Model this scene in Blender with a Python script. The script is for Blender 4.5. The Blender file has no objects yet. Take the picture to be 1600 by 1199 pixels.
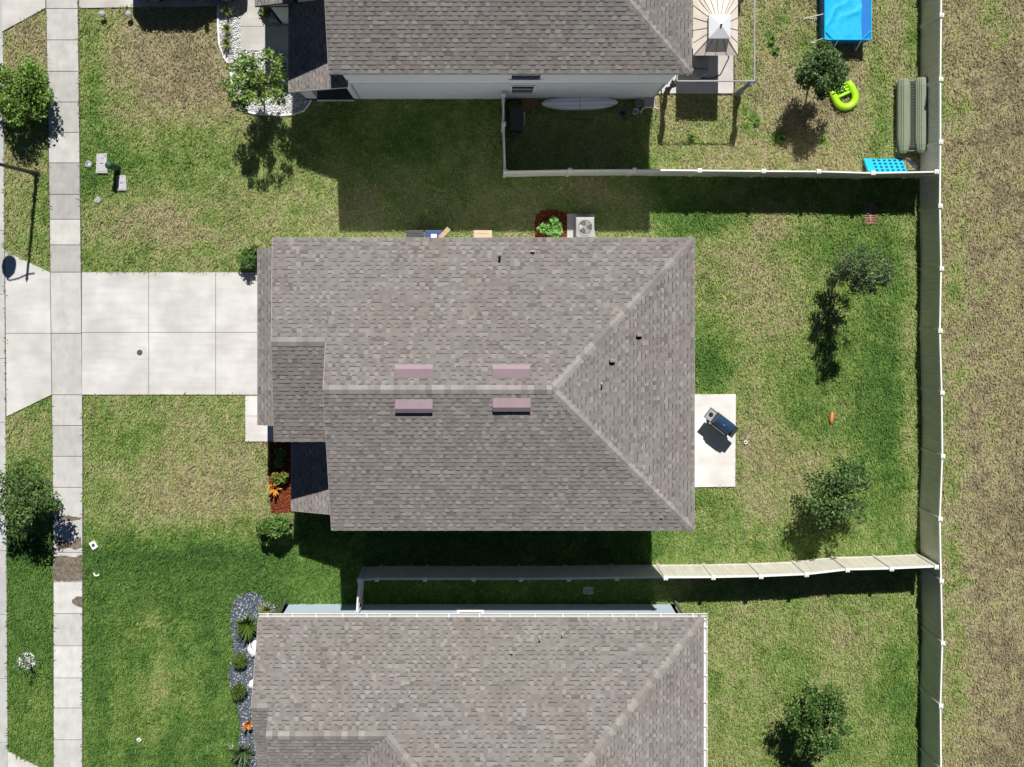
import bpy, bmesh, math, random
import numpy as np
from mathutils import Vector, Matrix

# ------------------------------------------------------------------ camera, world, sun
CAM_H, FPX, NX, NY = 41.0, 1570.0, 752.0, 450.0      # drone height (m), focal length (photo px), nadir (photo px)
scene = bpy.context.scene
COL = scene.collection
cam = bpy.data.cameras.new("camera"); cam_o = bpy.data.objects.new("camera", cam); COL.objects.link(cam_o)
cam.sensor_width = 36.0; cam.lens = FPX / 1600 * 36.0
cam.shift_x = (800 - NX) / 1600.0; cam.shift_y = -(599.5 - NY) / 1600.0
cam.clip_start = 0.5; cam.clip_end = 2000
cam_o.location = (0, 0, CAM_H); cam_o.rotation_euler = (0, 0, 0)
scene.camera = cam_o
world = bpy.data.worlds.new("World"); scene.world = world; world.use_nodes = True
wn = world.node_tree.nodes; wl = world.node_tree.links
sky = wn.new("ShaderNodeTexSky"); sky.sky_type = 'NISHITA'; sky.sun_disc = False
TO_SUN = Vector((0.078, 0.845, 1.0)).normalized()
sky.sun_elevation = math.asin(TO_SUN.z); sky.sun_rotation = math.atan2(TO_SUN.x, TO_SUN.y)
sky.air_density = 0.42; sky.dust_density = 0.05; sky.ozone_density = 3.0; sky.altitude = 300
wn["Background"].inputs[1].default_value = 0.05
wl.new(sky.outputs[0], wn["Background"].inputs[0])
sun = bpy.data.lights.new("sun", 'SUN'); sun.energy = 5.0; sun.angle = math.radians(0.5); sun.color = (1.0, 0.965, 0.91)
sun_o = bpy.data.objects.new("sun", sun); COL.objects.link(sun_o)
sun_o.rotation_euler = TO_SUN.to_track_quat('Z', 'Y').to_euler(); sun_o.location = (5, 40, 60)
scene.view_settings.view_transform = 'Standard'; scene.view_settings.look = 'None'
scene.view_settings.exposure = 0.27; scene.view_settings.gamma = 1.0

# ------------------------------------------------------------------ helpers
rnd = random.Random(7)
def P(px, py, z=0.0):
    k = (CAM_H - z) / FPX
    return Vector(((px - NX) * k, -(py - NY) * k, z))
def PX(px, z=0.0): return (px - NX) * (CAM_H - z) / FPX
def PY(py, z=0.0): return -(py - NY) * (CAM_H - z) / FPX

def tag(o, label=None, cat=None, group=None, kind=None):
    if label: o["label"] = label
    if cat: o["category"] = cat
    if group: o["group"] = group
    if kind: o["kind"] = kind
    return o
def empty(name, loc, label, cat, group=None, rz=0.0):
    o = bpy.data.objects.new(name, None); COL.objects.link(o)
    o.location = loc; o.rotation_euler = (0, 0, rz); o.empty_display_size = 0.2
    return tag(o, label, cat, group)
def copy_tree(o, parent=None):
    c = o.copy(); COL.objects.link(c); c.parent = parent
    for ch in list(o.children): copy_tree(ch, c)
    return c

class MB:
    """collects polygons (optionally coloured) and links them as ONE mesh object"""
    def __init__(s): s.v = []; s.f = []; s.c = []; s.hascol = False
    def poly(s, pts, col=None):
        n = len(s.v); s.v += [tuple(p) for p in pts]; s.f.append(tuple(range(n, n + len(pts))))
        if col is not None: s.hascol = True
        c = col if col is not None else (1, 1, 1)
        s.c += [(c[0], c[1], c[2], 1.0)] * len(pts)
    def mesh(s, verts, faces, col=None):
        n = len(s.v); s.v += [tuple(p) for p in verts]; s.f += [tuple(i + n for i in f) for f in faces]
        if col is not None: s.hascol = True
        c = col if col is not None else (1, 1, 1)
        s.c += [(c[0], c[1], c[2], 1.0)] * len(verts)
    def box(s, x0, x1, y0, y1, z0, z1, col=None, M=None, bev=0.0):
        if bev > 0:
            bm = bmesh.new(); bmesh.ops.create_cube(bm, size=1.0)
            for v in bm.verts:
                v.co = Vector((x0 + (v.co.x + .5) * (x1 - x0), y0 + (v.co.y + .5) * (y1 - y0), z0 + (v.co.z + .5) * (z1 - z0)))
            bmesh.ops.bevel(bm, geom=bm.edges[:], offset=bev, segments=2, profile=0.7, affect='EDGES')
            s.from_bm(bm, col, M); return
        vs = [Vector(p) for p in ((x0,y0,z0),(x1,y0,z0),(x1,y1,z0),(x0,y1,z0),(x0,y0,z1),(x1,y0,z1),(x1,y1,z1),(x0,y1,z1))]
        if M is not None: vs = [M @ p for p in vs]
        s.mesh(vs, [(3,2,1,0),(4,5,6,7),(0,1,5,4),(1,2,6,5),(2,3,7,6),(3,0,4,7)], col)
    def from_bm(s, bm, col=None, M=None):
        bm.verts.index_update()
        vs = [(M @ v.co) if M is not None else v.co.copy() for v in bm.verts]
        fs = [tuple(v.index for v in f.verts) for f in bm.faces]; bm.free(); s.mesh(vs, fs, col)
    def prism(s, pts, z0, z1, col=None):
        """plan polygon (CCW) extruded from z0 to z1"""
        n = len(pts)
        vs = [(p[0], p[1], z0) for p in pts] + [(p[0], p[1], z1) for p in pts]
        fs = [tuple(range(n - 1, -1, -1)), tuple(range(n, 2 * n))] + [(i, (i + 1) % n, n + (i + 1) % n, n + i) for i in range(n)]
        s.mesh(vs, fs, col)
    def tube(s, pts, radii, n=8, col=None, caps=True):
        pts = [Vector(p) for p in pts]; rings = []; vs = []
        if not hasattr(radii, '__len__'): radii = [radii] * len(pts)
        ref = None
        for i, p in enumerate(pts):
            t = (pts[min(i + 1, len(pts) - 1)] - pts[max(i - 1, 0)]).normalized()
            if ref is None: ref = t.orthogonal().normalized()
            ref = (ref - t * ref.dot(t)).normalized() if (ref - t * ref.dot(t)).length > 1e-6 else t.orthogonal().normalized()
            b = t.cross(ref)
            for k in range(n):
                a = 2 * math.pi * k / n
                vs.append(p + (ref * math.cos(a) + b * math.sin(a)) * radii[i])
        fs = []
        for i in range(len(pts) - 1):
            for k in range(n):
                fs.append((i*n+k, i*n+(k+1)%n, (i+1)*n+(k+1)%n, (i+1)*n+k))
        if caps: fs += [tuple(range(n - 1, -1, -1)), tuple(range((len(pts)-1)*n, len(pts)*n))]
        s.mesh(vs, fs, col)
    def disc_lathe(s, c, prof, n=20, col=None):
        """revolve (r,z) profile round the vertical through c"""
        vs = []; fs = []
        for r, z in prof:
            for k in range(n):
                a = 2*math.pi*k/n; vs.append((c[0]+r*math.cos(a), c[1]+r*math.sin(a), c[2]+z))
        m = len(prof)
        for i in range(m-1):
            for k in range(n): fs.append((i*n+k, i*n+(k+1)%n, (i+1)*n+(k+1)%n, (i+1)*n+k))
        fs += [tuple(range(n-1,-1,-1)), tuple(range((m-1)*n, m*n))]
        s.mesh(vs, fs, col)
    def build(s, name, mat, parent=None, smooth=False, world=True):
        me = bpy.data.meshes.new(name); me.from_pydata(s.v, [], s.f)
        if s.hascol:
            a = me.attributes.new("col", 'FLOAT_COLOR', 'POINT'); a.data.foreach_set("color", np.array(s.c, dtype=np.float32).ravel())
        if smooth: me.polygons.foreach_set("use_smooth", [True]*len(me.polygons))
        me.materials.append(mat); me.update()
        o = bpy.data.objects.new(name, me); COL.objects.link(o)
        if parent is not None:
            o.parent = parent
            if world:                     # vertices are in world space: undo the parents' (unrotated) offsets
                off = Vector((0,0,0)); p = parent
                while p is not None: off += Vector(p.location); p = p.parent
                o.location = -off
        return o

def np_mesh(name, verts, faces, cols, mat, parent=None, n=4):
    """fast mesh: verts (N,3), faces (F,n) of one size, cols (N,3)"""
    me = bpy.data.meshes.new(name); N = len(verts); F = len(faces)
    me.vertices.add(N); me.vertices.foreach_set("co", np.asarray(verts, np.float32).ravel())
    me.loops.add(F*n); me.loops.foreach_set("vertex_index", np.asarray(faces, np.int32).ravel())
    me.polygons.add(F); me.polygons.foreach_set("loop_start", np.arange(0, F*n, n, dtype=np.int32))
    try: me.polygons.foreach_set("loop_total", np.full(F, n, np.int32))
    except Exception: pass
    me.update(calc_edges=True)
    a = me.attributes.new("col", 'FLOAT_COLOR', 'POINT')
    c4 = np.ones((N,4), np.float32); c4[:, :3] = cols; a.data.foreach_set("color", c4.ravel())
    me.materials.append(mat)
    o = bpy.data.objects.new(name, me); COL.objects.link(o)
    if parent is not None: o.parent = parent
    return o

# ------------------------------------------------------------------ materials (all procedural)
def mat(name, color=(.5,.5,.5), rough=.8, var=.12, scale=6.0, bump=0.0, bscale=60.0, spec=.3, metal=0.0, attr=False,
        transl=0.0, tint=None, tintscale=.8, streak=None):
    m = bpy.data.materials.new(name); m.use_nodes = True
    N = m.node_tree.nodes; L = m.node_tree.links; b = N["Principled BSDF"]
    b.inputs["Roughness"].default_value = rough; b.inputs["Metallic"].default_value = metal
    b.inputs["Specular IOR Level"].default_value = spec
    tc = N.new("ShaderNodeTexCoord")
    if attr:
        at = N.new("ShaderNodeAttribute"); at.attribute_name = "col"; src = at.outputs["Color"]
    else:
        rgb = N.new("ShaderNodeRGB"); rgb.outputs[0].default_value = (*color, 1); src = rgb.outputs[0]
    def noise(sc, detail=4.0, stretch=None):
        nz = N.new("ShaderNodeTexNoise"); nz.inputs["Scale"].default_value = sc; nz.inputs["Detail"].default_value = detail
        if stretch:
            mp = N.new("ShaderNodeMapping"); mp.inputs["Scale"].default_value = stretch
            L.new(tc.outputs["Object"], mp.inputs[0]); L.new(mp.outputs[0], nz.inputs["Vector"])
        else: L.new(tc.outputs["Object"], nz.inputs["Vector"])
        return nz.outputs["Fac"]
    def scaled(src, fac, lo, hi):
        mr = N.new("ShaderNodeMapRange"); mr.inputs[1].default_value = .3; mr.inputs[2].default_value = .7
        mr.inputs[3].default_value = lo; mr.inputs[4].default_value = hi; L.new(fac, mr.inputs[0])
        vm = N.new("ShaderNodeVectorMath"); vm.operation = 'SCALE'; L.new(src, vm.inputs[0]); L.new(mr.outputs[0], vm.inputs["Scale"])
        return vm.outputs[0]
    if var > 0: src = scaled(src, noise(scale), 1 - var, 1 + var)
    if streak: src = scaled(src, noise(streak[0], 5, streak[1]), 1 - streak[2], 1 + streak[2])
    if tint:
        mx = N.new("ShaderNodeMix"); mx.data_type = 'RGBA'; mx.blend_type = 'MULTIPLY'
        mr = N.new("ShaderNodeMapRange"); mr.inputs[1].default_value = .42; mr.inputs[2].default_value = .62; L.new(noise(tintscale, 3), mr.inputs[0])
        L.new(mr.outputs[0], mx.inputs[0]); L.new(src, mx.inputs[6]); mx.inputs[7].default_value = (*tint, 1); src = mx.outputs[2]
    L.new(src, b.inputs["Base Color"])
    if bump > 0:
        bp = N.new("ShaderNodeBump"); bp.inputs["Strength"].default_value = bump; bp.inputs["Distance"].default_value = .02
        L.new(noise(bscale, 5), bp.inputs["Height"]); L.new(bp.outputs[0], b.inputs["Normal"])
    if transl > 0:
        tr = N.new("ShaderNodeBsdfTranslucent"); L.new(src, tr.inputs["Color"])
        ms = N.new("ShaderNodeMixShader"); ms.inputs[0].default_value = transl
        L.new(b.outputs[0], ms.inputs[1]); L.new(tr.outputs[0], ms.inputs[2]); L.new(ms.outputs[0], N["Material Output"].inputs[0])
    return m

M = {}
M['ground']   = mat('lawn soil', attr=True, rough=.95, var=.35, scale=14, bump=.6, bscale=40, spec=.1)
M['grass']    = mat('grass blades', attr=True, rough=.75, var=.0, spec=.15, transl=.35)
M['leaf']     = mat('leaves', attr=True, rough=.5, var=0, spec=.35, transl=.28)
M['bark']     = mat('bark', (.12,.09,.065), rough=.9, var=.3, scale=20, bump=.5)
M['concrete'] = mat('pale concrete', attr=True, rough=.85, var=.09, scale=1.3, bump=.15, bscale=90, spec=.2, streak=(2.2, (.35,2.5,1), .05), tint=(.86,.855,.85), tintscale=.55)
M['sidewalk'] = mat('weathered concrete', attr=True, rough=.9, var=.09, scale=2.2, bump=.2, bscale=90, spec=.2, streak=(5.0, (1.2,.5,1), .06))
M['joint']    = mat('dark joint', (.09,.085,.075), rough=1)
M['wet']      = mat('wet silt stain', (.17,.14,.11), rough=.55, var=.4, scale=9, spec=.3)
M['asphalt']  = mat('asphalt', (.06,.06,.062), rough=.9, var=.2, scale=30, bump=.4)
M['shingle']  = mat('roof shingles', attr=True, rough=.95, var=.10, scale=30, bump=.35, bscale=120, spec=.1, tint=(1.0,.955,.96), tintscale=.5, streak=(1.1,(1,.4,1),.05))
M['shingle'].node_tree.nodes['Principled BSDF'].inputs['Diffuse Roughness'].default_value = 0.4
M['stucco']   = mat('pale stucco', (.60,.62,.64), rough=.9, var=.04, scale=2.5, bump=.2, bscale=80, spec=.2)
M['siding']   = mat('white siding', (.74,.765,.79), rough=.8, var=.03, scale=2, spec=.2)
M['bluewall'] = mat('pale blue stucco', (.43,.51,.58), rough=.9, var=.03, scale=2, spec=.2)
M['trim']     = mat('white trim', (.78,.78,.76), rough=.6, var=.03, spec=.3)
M['fascia']   = mat('fascia board', (.36,.345,.33), rough=.7, var=.04)
M['gutterdk'] = mat('bronze gutter', (.10,.10,.10), rough=.5)
M['glass']    = mat('window glass', (.03,.035,.04), rough=.08, var=0, spec=.6)
M['vinyl']    = mat('almond vinyl', (.64,.615,.53), rough=.45, var=.05, scale=1.2, spec=.35, streak=(3.0, (3,3,.35), .10))
M['vinylcap'] = mat('white and sunlit vinyl', (.84,.83,.79), rough=.4, var=.03, spec=.35)
M['black']    = mat('black plastic', (.018,.018,.02), rough=.5, var=.1)
M['dark']     = mat('dark grey metal', (.05,.052,.055), rough=.45, var=.1, metal=.3)
M['polemetal']= mat('bronze black pole', (.022,.021,.020), rough=.45, var=.1)
M['steel']    = mat('brushed steel', (.55,.56,.58), rough=.35, var=.08, metal=.8)
M['grey']     = mat('grey plastic', (.33,.34,.35), rough=.6, var=.08)
M['acmetal']  = mat('painted steel', (.37,.365,.35), rough=.5, var=.05)
M['mauve']    = mat('mauve painted vent', (.275,.205,.23), rough=.6, var=.05, scale=3)
M['ventgrey'] = mat('galvanised vent', (.27,.235,.235), rough=.55, var=.1)
M['lead']     = mat('pale pipe boot', (.40,.385,.37), rough=.6, var=.05)

M['bluebin']  = mat('blue bin plastic', (.045,.07,.19), rough=.5, var=.08)
M['blackbin'] = mat('charcoal bin plastic', (.055,.06,.066), rough=.5, var=.08)
M['tanbin']   = mat('beige bin plastic', (.50,.40,.29), rough=.55, var=.05)
M['cardboard']= mat('cardboard', (.48,.34,.21), rough=.9, var=.08)
M['white']    = mat('white paint', (.80,.80,.80), rough=.6, var=.03)
M['lid']      = mat('glossy dark blue grey lid', (.022,.052,.105), rough=.22, var=.1, spec=.6)
M['boardwh']  = mat('paddleboard skin', (.72,.76,.82), rough=.35, var=.03, streak=(2.0, (.4,6,1), .07))
M['poolcyan'] = mat('cyan pool cover', (.012,.42,.72), rough=.55, var=.10, scale=3.5, bump=.5, bscale=5, spec=.2)
M['poolblue'] = mat('blue pool wall', (.008,.17,.55), rough=.4, var=.08, scale=4)
M['lime']     = mat('lime vinyl', (.40,.78,.02), rough=.3, var=.03, spec=.5)
M['aqua']     = mat('aqua vinyl', (.02,.46,.70), rough=.3, var=.05, spec=.5)
M['navy']     = mat('navy vinyl', (.01,.05,.16), rough=.4, var=.05)
M['boat']     = mat('grey green hull', (.215,.25,.175), rough=.5, var=.08, scale=3, streak=(3,(8,.6,1),.06))
M['boatdk']   = mat('dark hull tunnel', (.05,.055,.045), rough=.7, var=.1)
M['canvas']   = mat('beige canopy cloth', (.76,.68,.61), rough=.85, var=.05, scale=3, transl=.12)
M['capwhite'] = mat('white canopy cap cloth', (.66,.67,.70), rough=.7, var=.02)
M['pedgreen'] = mat('green pedestal', (.018,.085,.045), rough=.5, var=.08)
M['slabgrey'] = mat('utility lid', (.46,.45,.46), rough=.8, var=.12, scale=8)
M['liddark']  = mat('dark cover', (.08,.08,.09), rough=.7, var=.15)
M['rust']     = mat('rusty painted grate', (.42,.22,.17), rough=.8, var=.25, scale=12)
M['orange']   = mat('orange toy', (.75,.22,.08), rough=.5, var=.1)
M['paver']    = mat('lilac grey paver', (.42,.36,.44), rough=.9, var=.1)
M['stone']    = mat('bed stones', attr=True, rough=.8, var=.12, scale=20, spec=.25)
M['mulch']    = mat('red mulch chips', attr=True, rough=1, var=.25, scale=30, spec=.05)
M['wood']     = mat('weathered wood', (.17,.105,.06), rough=.9, var=.25, scale=6, streak=(4,(1,12,1),.15))
M['carpaint'] = mat('black car paint', (.014,.016,.02), rough=.15, var=0, spec=.6)
M['tyre']     = mat('tyre rubber', (.02,.02,.02), rough=.85, var=.1)
M['bucketbl'] = mat('blue bucket', (.03,.10,.28), rough=.4, var=.05)

# ------------------------------------------------------------------ numpy value noise
def _hash(ix, iy, seed):
    h = (ix * 374761393 + iy * 668265263 + seed * 982451653) & 0xffffffff
    h = ((h ^ (h >> 13)) * 1274126177) & 0xffffffff
    return ((h ^ (h >> 16)) & 0xffff) / 65535.0
def vnoise(x, y, scale, seed=0, octaves=3):
    out = np.zeros_like(x, dtype=np.float64); amp = 1.0; tot = 0
    for o in range(octaves):
        xs = x / scale * 2**o + 1000; ys = y / scale * 2**o + 1000
        ix = np.floor(xs).astype(np.int64); iy = np.floor(ys).astype(np.int64); fx = xs - ix; fy = ys - iy
        fx = fx*fx*(3-2*fx); fy = fy*fy*(3-2*fy)
        a = _hash(ix, iy, seed+o); b = _hash(ix+1, iy, seed+o); c = _hash(ix, iy+1, seed+o); d = _hash(ix+1, iy+1, seed+o)
        out += amp * ((a*(1-fx)+b*fx)*(1-fy) + (c*(1-fx)+d*fx)*fy); tot += amp; amp *= .55
    return out / tot

# lawn condition field L: 0 deep green .35 green .6 yellow green .85 tan 1 brown (real colour of the turf)
# rectangles (px x0,y0,x1,y1, level) then soft ellipses (cx,cy,rx,ry,delta)
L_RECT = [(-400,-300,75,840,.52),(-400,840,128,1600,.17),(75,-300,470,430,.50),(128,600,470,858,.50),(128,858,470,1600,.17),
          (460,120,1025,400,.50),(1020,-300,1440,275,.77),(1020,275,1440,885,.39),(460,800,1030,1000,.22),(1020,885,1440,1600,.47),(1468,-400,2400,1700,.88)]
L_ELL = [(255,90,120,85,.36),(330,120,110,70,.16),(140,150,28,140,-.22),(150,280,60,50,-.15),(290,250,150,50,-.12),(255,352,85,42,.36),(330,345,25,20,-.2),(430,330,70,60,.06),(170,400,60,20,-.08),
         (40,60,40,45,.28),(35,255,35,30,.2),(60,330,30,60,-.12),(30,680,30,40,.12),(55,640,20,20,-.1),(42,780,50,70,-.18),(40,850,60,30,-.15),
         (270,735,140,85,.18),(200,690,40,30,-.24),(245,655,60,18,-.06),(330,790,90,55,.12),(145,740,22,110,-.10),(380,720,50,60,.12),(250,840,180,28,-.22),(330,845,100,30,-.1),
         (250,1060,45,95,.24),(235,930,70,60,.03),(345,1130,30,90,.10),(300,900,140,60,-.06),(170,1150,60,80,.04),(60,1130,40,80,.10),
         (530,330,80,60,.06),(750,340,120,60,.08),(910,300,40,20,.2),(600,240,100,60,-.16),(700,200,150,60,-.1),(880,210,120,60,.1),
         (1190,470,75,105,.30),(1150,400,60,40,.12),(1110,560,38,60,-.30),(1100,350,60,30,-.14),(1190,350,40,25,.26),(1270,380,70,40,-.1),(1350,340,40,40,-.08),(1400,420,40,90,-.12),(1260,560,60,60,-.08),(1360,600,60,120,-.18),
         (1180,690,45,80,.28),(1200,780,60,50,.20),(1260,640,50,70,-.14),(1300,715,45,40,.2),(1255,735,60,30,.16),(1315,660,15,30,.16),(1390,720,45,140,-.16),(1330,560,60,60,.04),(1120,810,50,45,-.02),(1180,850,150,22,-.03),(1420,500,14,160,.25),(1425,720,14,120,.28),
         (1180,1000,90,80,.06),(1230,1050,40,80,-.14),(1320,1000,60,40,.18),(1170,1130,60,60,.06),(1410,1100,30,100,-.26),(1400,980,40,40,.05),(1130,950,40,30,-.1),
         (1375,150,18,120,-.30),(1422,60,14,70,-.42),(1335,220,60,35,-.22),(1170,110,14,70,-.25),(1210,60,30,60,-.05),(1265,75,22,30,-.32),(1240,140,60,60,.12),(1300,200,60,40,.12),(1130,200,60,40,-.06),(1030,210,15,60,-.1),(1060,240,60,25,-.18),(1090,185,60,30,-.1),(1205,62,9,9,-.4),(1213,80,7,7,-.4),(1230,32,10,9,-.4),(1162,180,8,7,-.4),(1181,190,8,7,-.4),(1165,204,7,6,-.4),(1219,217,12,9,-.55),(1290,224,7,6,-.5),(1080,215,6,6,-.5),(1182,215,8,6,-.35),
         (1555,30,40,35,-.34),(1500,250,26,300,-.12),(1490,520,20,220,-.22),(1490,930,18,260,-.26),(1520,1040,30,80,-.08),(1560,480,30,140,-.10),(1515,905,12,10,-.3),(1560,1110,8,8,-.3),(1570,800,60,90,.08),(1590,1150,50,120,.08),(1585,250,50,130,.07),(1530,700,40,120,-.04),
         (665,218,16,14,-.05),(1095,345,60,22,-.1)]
def lawn_level(X, Y):
    px = NX + X * FPX / CAM_H; py = NY - Y * FPX / CAM_H
    wob = 14 * (vnoise(X, Y, 1.6, 11) - .5) * 2; wob2 = 14 * (vnoise(X, Y, 1.6, 12) - .5) * 2
    L = np.full_like(X, .45); qx = px + wob; qy = py + wob2
    for x0,y0,x1,y1,l in L_RECT:
        w = np.clip(np.minimum.reduce([(qx-x0),(x1-qx),(qy-y0),(y1-qy)]) / 16 + .5, 0, 1); L = L*(1-w) + l*w
    for cx,cy,rx,ry,d in L_ELL:
        e = ((qx-cx)/rx)**2 + ((qy-cy)/ry)**2; L = L + d * np.exp(-e*.9)
    fld = np.clip((px-1460)/20, 0, 1)
    amp = np.interp(L, [.12,.36], [.5,1.0])
    L = L + amp*(.30+.14*fld)*(vnoise(X, Y, 1.5, 3, 4) - .5) + amp*(.34+.2*fld)*(vnoise(X, Y, .35, 5, 2) - .5)
    mow = np.clip((px-132)/10,0,1)*np.clip((470-px)/10,0,1)*np.clip((py-900)/40,0,1); L = L + .045*mow*np.sin(px/9.0+.6*np.sin(py/60))   # mower tracks
    return np.clip(L, 0, 1.05)
PAL_X = np.array([0, .18, .36, .55, .70, .85, 1.05])
PAL = np.array([(.070,.148,.036),(.118,.228,.050),(.212,.315,.080),(.320,.375,.138),(.385,.375,.185),(.405,.360,.215),(.272,.236,.142)])
def lawn_col(L): return np.stack([np.interp(L, PAL_X, PAL[:, i]) for i in range(3)], -1)

# ------------------------------------------------------------------ hardscape outlines (photo pixels at ground level)
def pp(pts, z=0.0): return [P(x, y, z).xy for x, y in pts]
SW_L = lambda y: float(np.interp(y, [0,250,425,617,860,1199], [72.5,77,79.2,81.6,84,84.3]))
SW_R = lambda y: float(np.interp(y, [0,425,700,1199], [122.3,127.2,129.7,129.2]))
CURB = lambda y: 5 + 8.0 * (y/1199.0)
bed_white = [(341,8),(341,40),(343,70),(350,90),(359,103),(363,130),(368,160),(376,172),(396,178),(440,181),(458,179),(475,173),(483,163),(486,154),(486,120),(452,120),(452,0),(360,0)]
bed_blue = [(430,946),(414,940),(408,930),(398,925),(384,926),(372,931),(363,942),(360,970),(364,1000),(366,1018),(360,1038),(357,1060),(362,1080),(370,1096),(374,1115),(376,1140),(371,1170),(366,1215),(420,1215),(428,1100),(440,980)]
bed_red = [(421,690),(460,690),(462,800),(424,802),(420,760)]
bed_ac = [(838,335),(846,329),(870,328),(884,333),(887,345),(887,388),(836,388),(835,350)]
patio = [(1080,616),(1149,616),(1148,760),(1080,761)]
walk = [(383,617.5),(432,617.5),(432,690),(384,690)]
drive = [(126,425.5),(440,425.5),(440,617),(126,617)]
apron = [(8.5,393),(79.3,425.5),(81,617),(11,651)]
n_drive = [(123.5,-120),(420,-120),(420,9),(340,9),(123.5,13.5)]
n_apron = [(4.5,50),(72,13),(72,-120),(3,-120)]
n_walk = [(375,8),(418,8),(418,80),(376,80)]
n_slab = [(417,42),(452,42),(452,80),(417,80)]
n_patio = [(1020,86),(1147,86),(1147,146.5),(1047,146.5),(1020,146)]
s_apron = [(13,1174),(62,1199),(84,1225),(84,1400),(14,1400)]
ac_pad = [(886,334.5),(929,334.5),(929,395),(886,395)]
_yy = [-120,0,250,425,617,700,860,1199,1400]
sidewalk_poly = [(SW_L(y)-.3,y) for y in _yy] + [(SW_R(y)+.3,y) for y in _yy[::-1]]
curb_poly = [(-400,-200),(CURB(-200),-200),(CURB(1400),1400),(-400,1400)]
house_polys = [[(440,440),(800,440),(800,430),(1020,430),(1020,760),(565,760),(485,755),(485,640),(442,640)],[(480,-200),(1030,-200),(1030,155),(560,155),(485,155)],[(450,945),(1052,942),(1058,1500),(440,1500)]]
NO_GRASS = [bed_white,bed_blue,bed_red,bed_ac,patio,walk,drive,apron,n_drive,n_apron,n_walk,n_slab,n_patio,s_apron,ac_pad,sidewalk_poly,curb_poly]+house_polys
def in_poly(px, py, poly):
    inside = np.zeros(px.shape, bool); n = len(poly)
    for i in range(n):
        x1, y1 = poly[i]; x2, y2 = poly[(i+1) % n]
        if y1 == y2: continue
        c = ((y1 > py) != (y2 > py)) & (px < (x2-x1)*(py-y1)/(y2-y1)+x1); inside ^= c
    return inside

# ------------------------------------------------------------------ ground sheet (reaches the horizon)
def axis(a, b, step, far):
    core = np.arange(a, b+step*.5, step); g = []; s = step; p = b
    while p < far: s *= 1.35; p += s; g.append(p)
    h = []; s = step; p = a
    while p > -far: s *= 1.35; p -= s; h.append(p)
    return np.concatenate([np.array(h[::-1]), core, np.array(g)])
gx = axis(-21, 24, .10, 600); gy = axis(-21.5, 14, .10, 600)
GX, GY = np.meshgrid(gx, gy); nx_, ny_ = len(gx), len(gy)
Lg = lawn_level(GX.ravel(), GY.ravel()); gc = lawn_col(Lg) * .72
gv = np.stack([GX.ravel(), GY.ravel(), .018*(vnoise(GX.ravel(), GY.ravel(), .5, 21, 2)-.5) - .012], -1)
idx = np.arange(nx_*ny_).reshape(ny_, nx_)
gf = np.stack([idx[:-1,:-1].ravel(), idx[:-1,1:].ravel(), idx[1:,1:].ravel(), idx[1:,:-1].ravel()], -1)
ground = np_mesh("ground", gv, gf, gc, M['ground']); tag(ground, kind='structure')

# grass: individual blades over every lawn in view
rg = np.random.default_rng(5)
def grass_blades(n, lo, hi, wlo, whi, seed, test=None, tall=1.0):
    r = np.random.default_rng(seed)
    X = r.uniform(-20.3, 22.6, n); Y = r.uniform(-20.2, 12.4, n)
    px = NX + X*FPX/CAM_H; py = NY - Y*FPX/CAM_H
    keep = np.ones(n, bool)
    for pl in NO_GRASS: keep &= ~in_poly(px, py, pl)
    if test is not None: keep &= test(X, Y)
    X, Y, px, py = X[keep], Y[keep], px[keep], py[keep]
    L = lawn_level(X, Y)
    thin = r.random(len(X)) < np.interp(L, [0,.4,.8,1.0],[1,.95,.75,.7])
    X, Y, L = X[thin], Y[thin], L[thin]; m = len(X)
    ang = r.uniform(0, 2*np.pi, m) + 1.2*(vnoise(X,Y,.8,31,2)-.5); ln = r.uniform(lo, hi, m); w = r.uniform(wlo, whi, m)
    lean = r.uniform(.5, 1.3, m); tuft = vnoise(X, Y, .22, 33, 2); ln = ln*np.interp(tuft, [.2,.8], [.6,1.5])
    d = np.stack([np.cos(ang), np.sin(ang)], -1); s = np.stack([-d[:,1], d[:,0]], -1)
    z0 = np.zeros(m) - .01
    b = np.stack([X, Y], -1); mid = b + d*(ln*.5*np.sin(lean*.6))[:,None]; tip = b + d*(ln*np.sin(lean))[:,None]
    zm = ln*.5*np.cos(lean*.6)*tall; zt = ln*np.cos(lean)*tall*.95
    v = np.zeros((m, 5, 3))
    v[:,0,:2] = b - s*(w*.4)[:,None]; v[:,1,:2] = b + s*(w*.4)[:,None]; v[:,0,2] = z0; v[:,1,2] = z0
    v[:,2,:2] = mid + s*(w*.5)[:,None]; v[:,3,:2] = mid - s*(w*.5)[:,None]; v[:,2,2] = zm; v[:,3,2] = zm
    v[:,4,:2] = tip; v[:,4,2] = zt
    base = np.arange(m)*5
    f = np.concatenate([np.stack([base, base+1, base+2], -1), np.stack([base, base+2, base+3], -1), np.stack([base+3, base+2, base+4], -1)])
    Lb = np.clip(L + r.normal(0, .085, m), 0, 1.05); c = lawn_col(Lb) * (r.uniform(.82, 1.38, m)*np.interp(vnoise(X, Y, .16, 35, 2), [.2,.8], [.8,1.22]))[:,None]
    dry = (r.random(m) < np.clip((L-.25)*.16, .002, .06))[:,None]; c = np.where(dry, np.array([.42,.37,.22]), c)
    return v.reshape(-1,3), f, np.repeat(c, 5, axis=0)
def clumps(X, Y): return vnoise(X, Y, .55, 77, 2) + .35*(vnoise(X, Y, 4.0, 78, 2)-.5) > .70
gw, fw, cw = grass_blades(150000, .15, .26, .022, .040, 9, clumps, .55)
gv1, gf1, gc1 = grass_blades(520000, .08, .17, .016, .034, 1)
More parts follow.
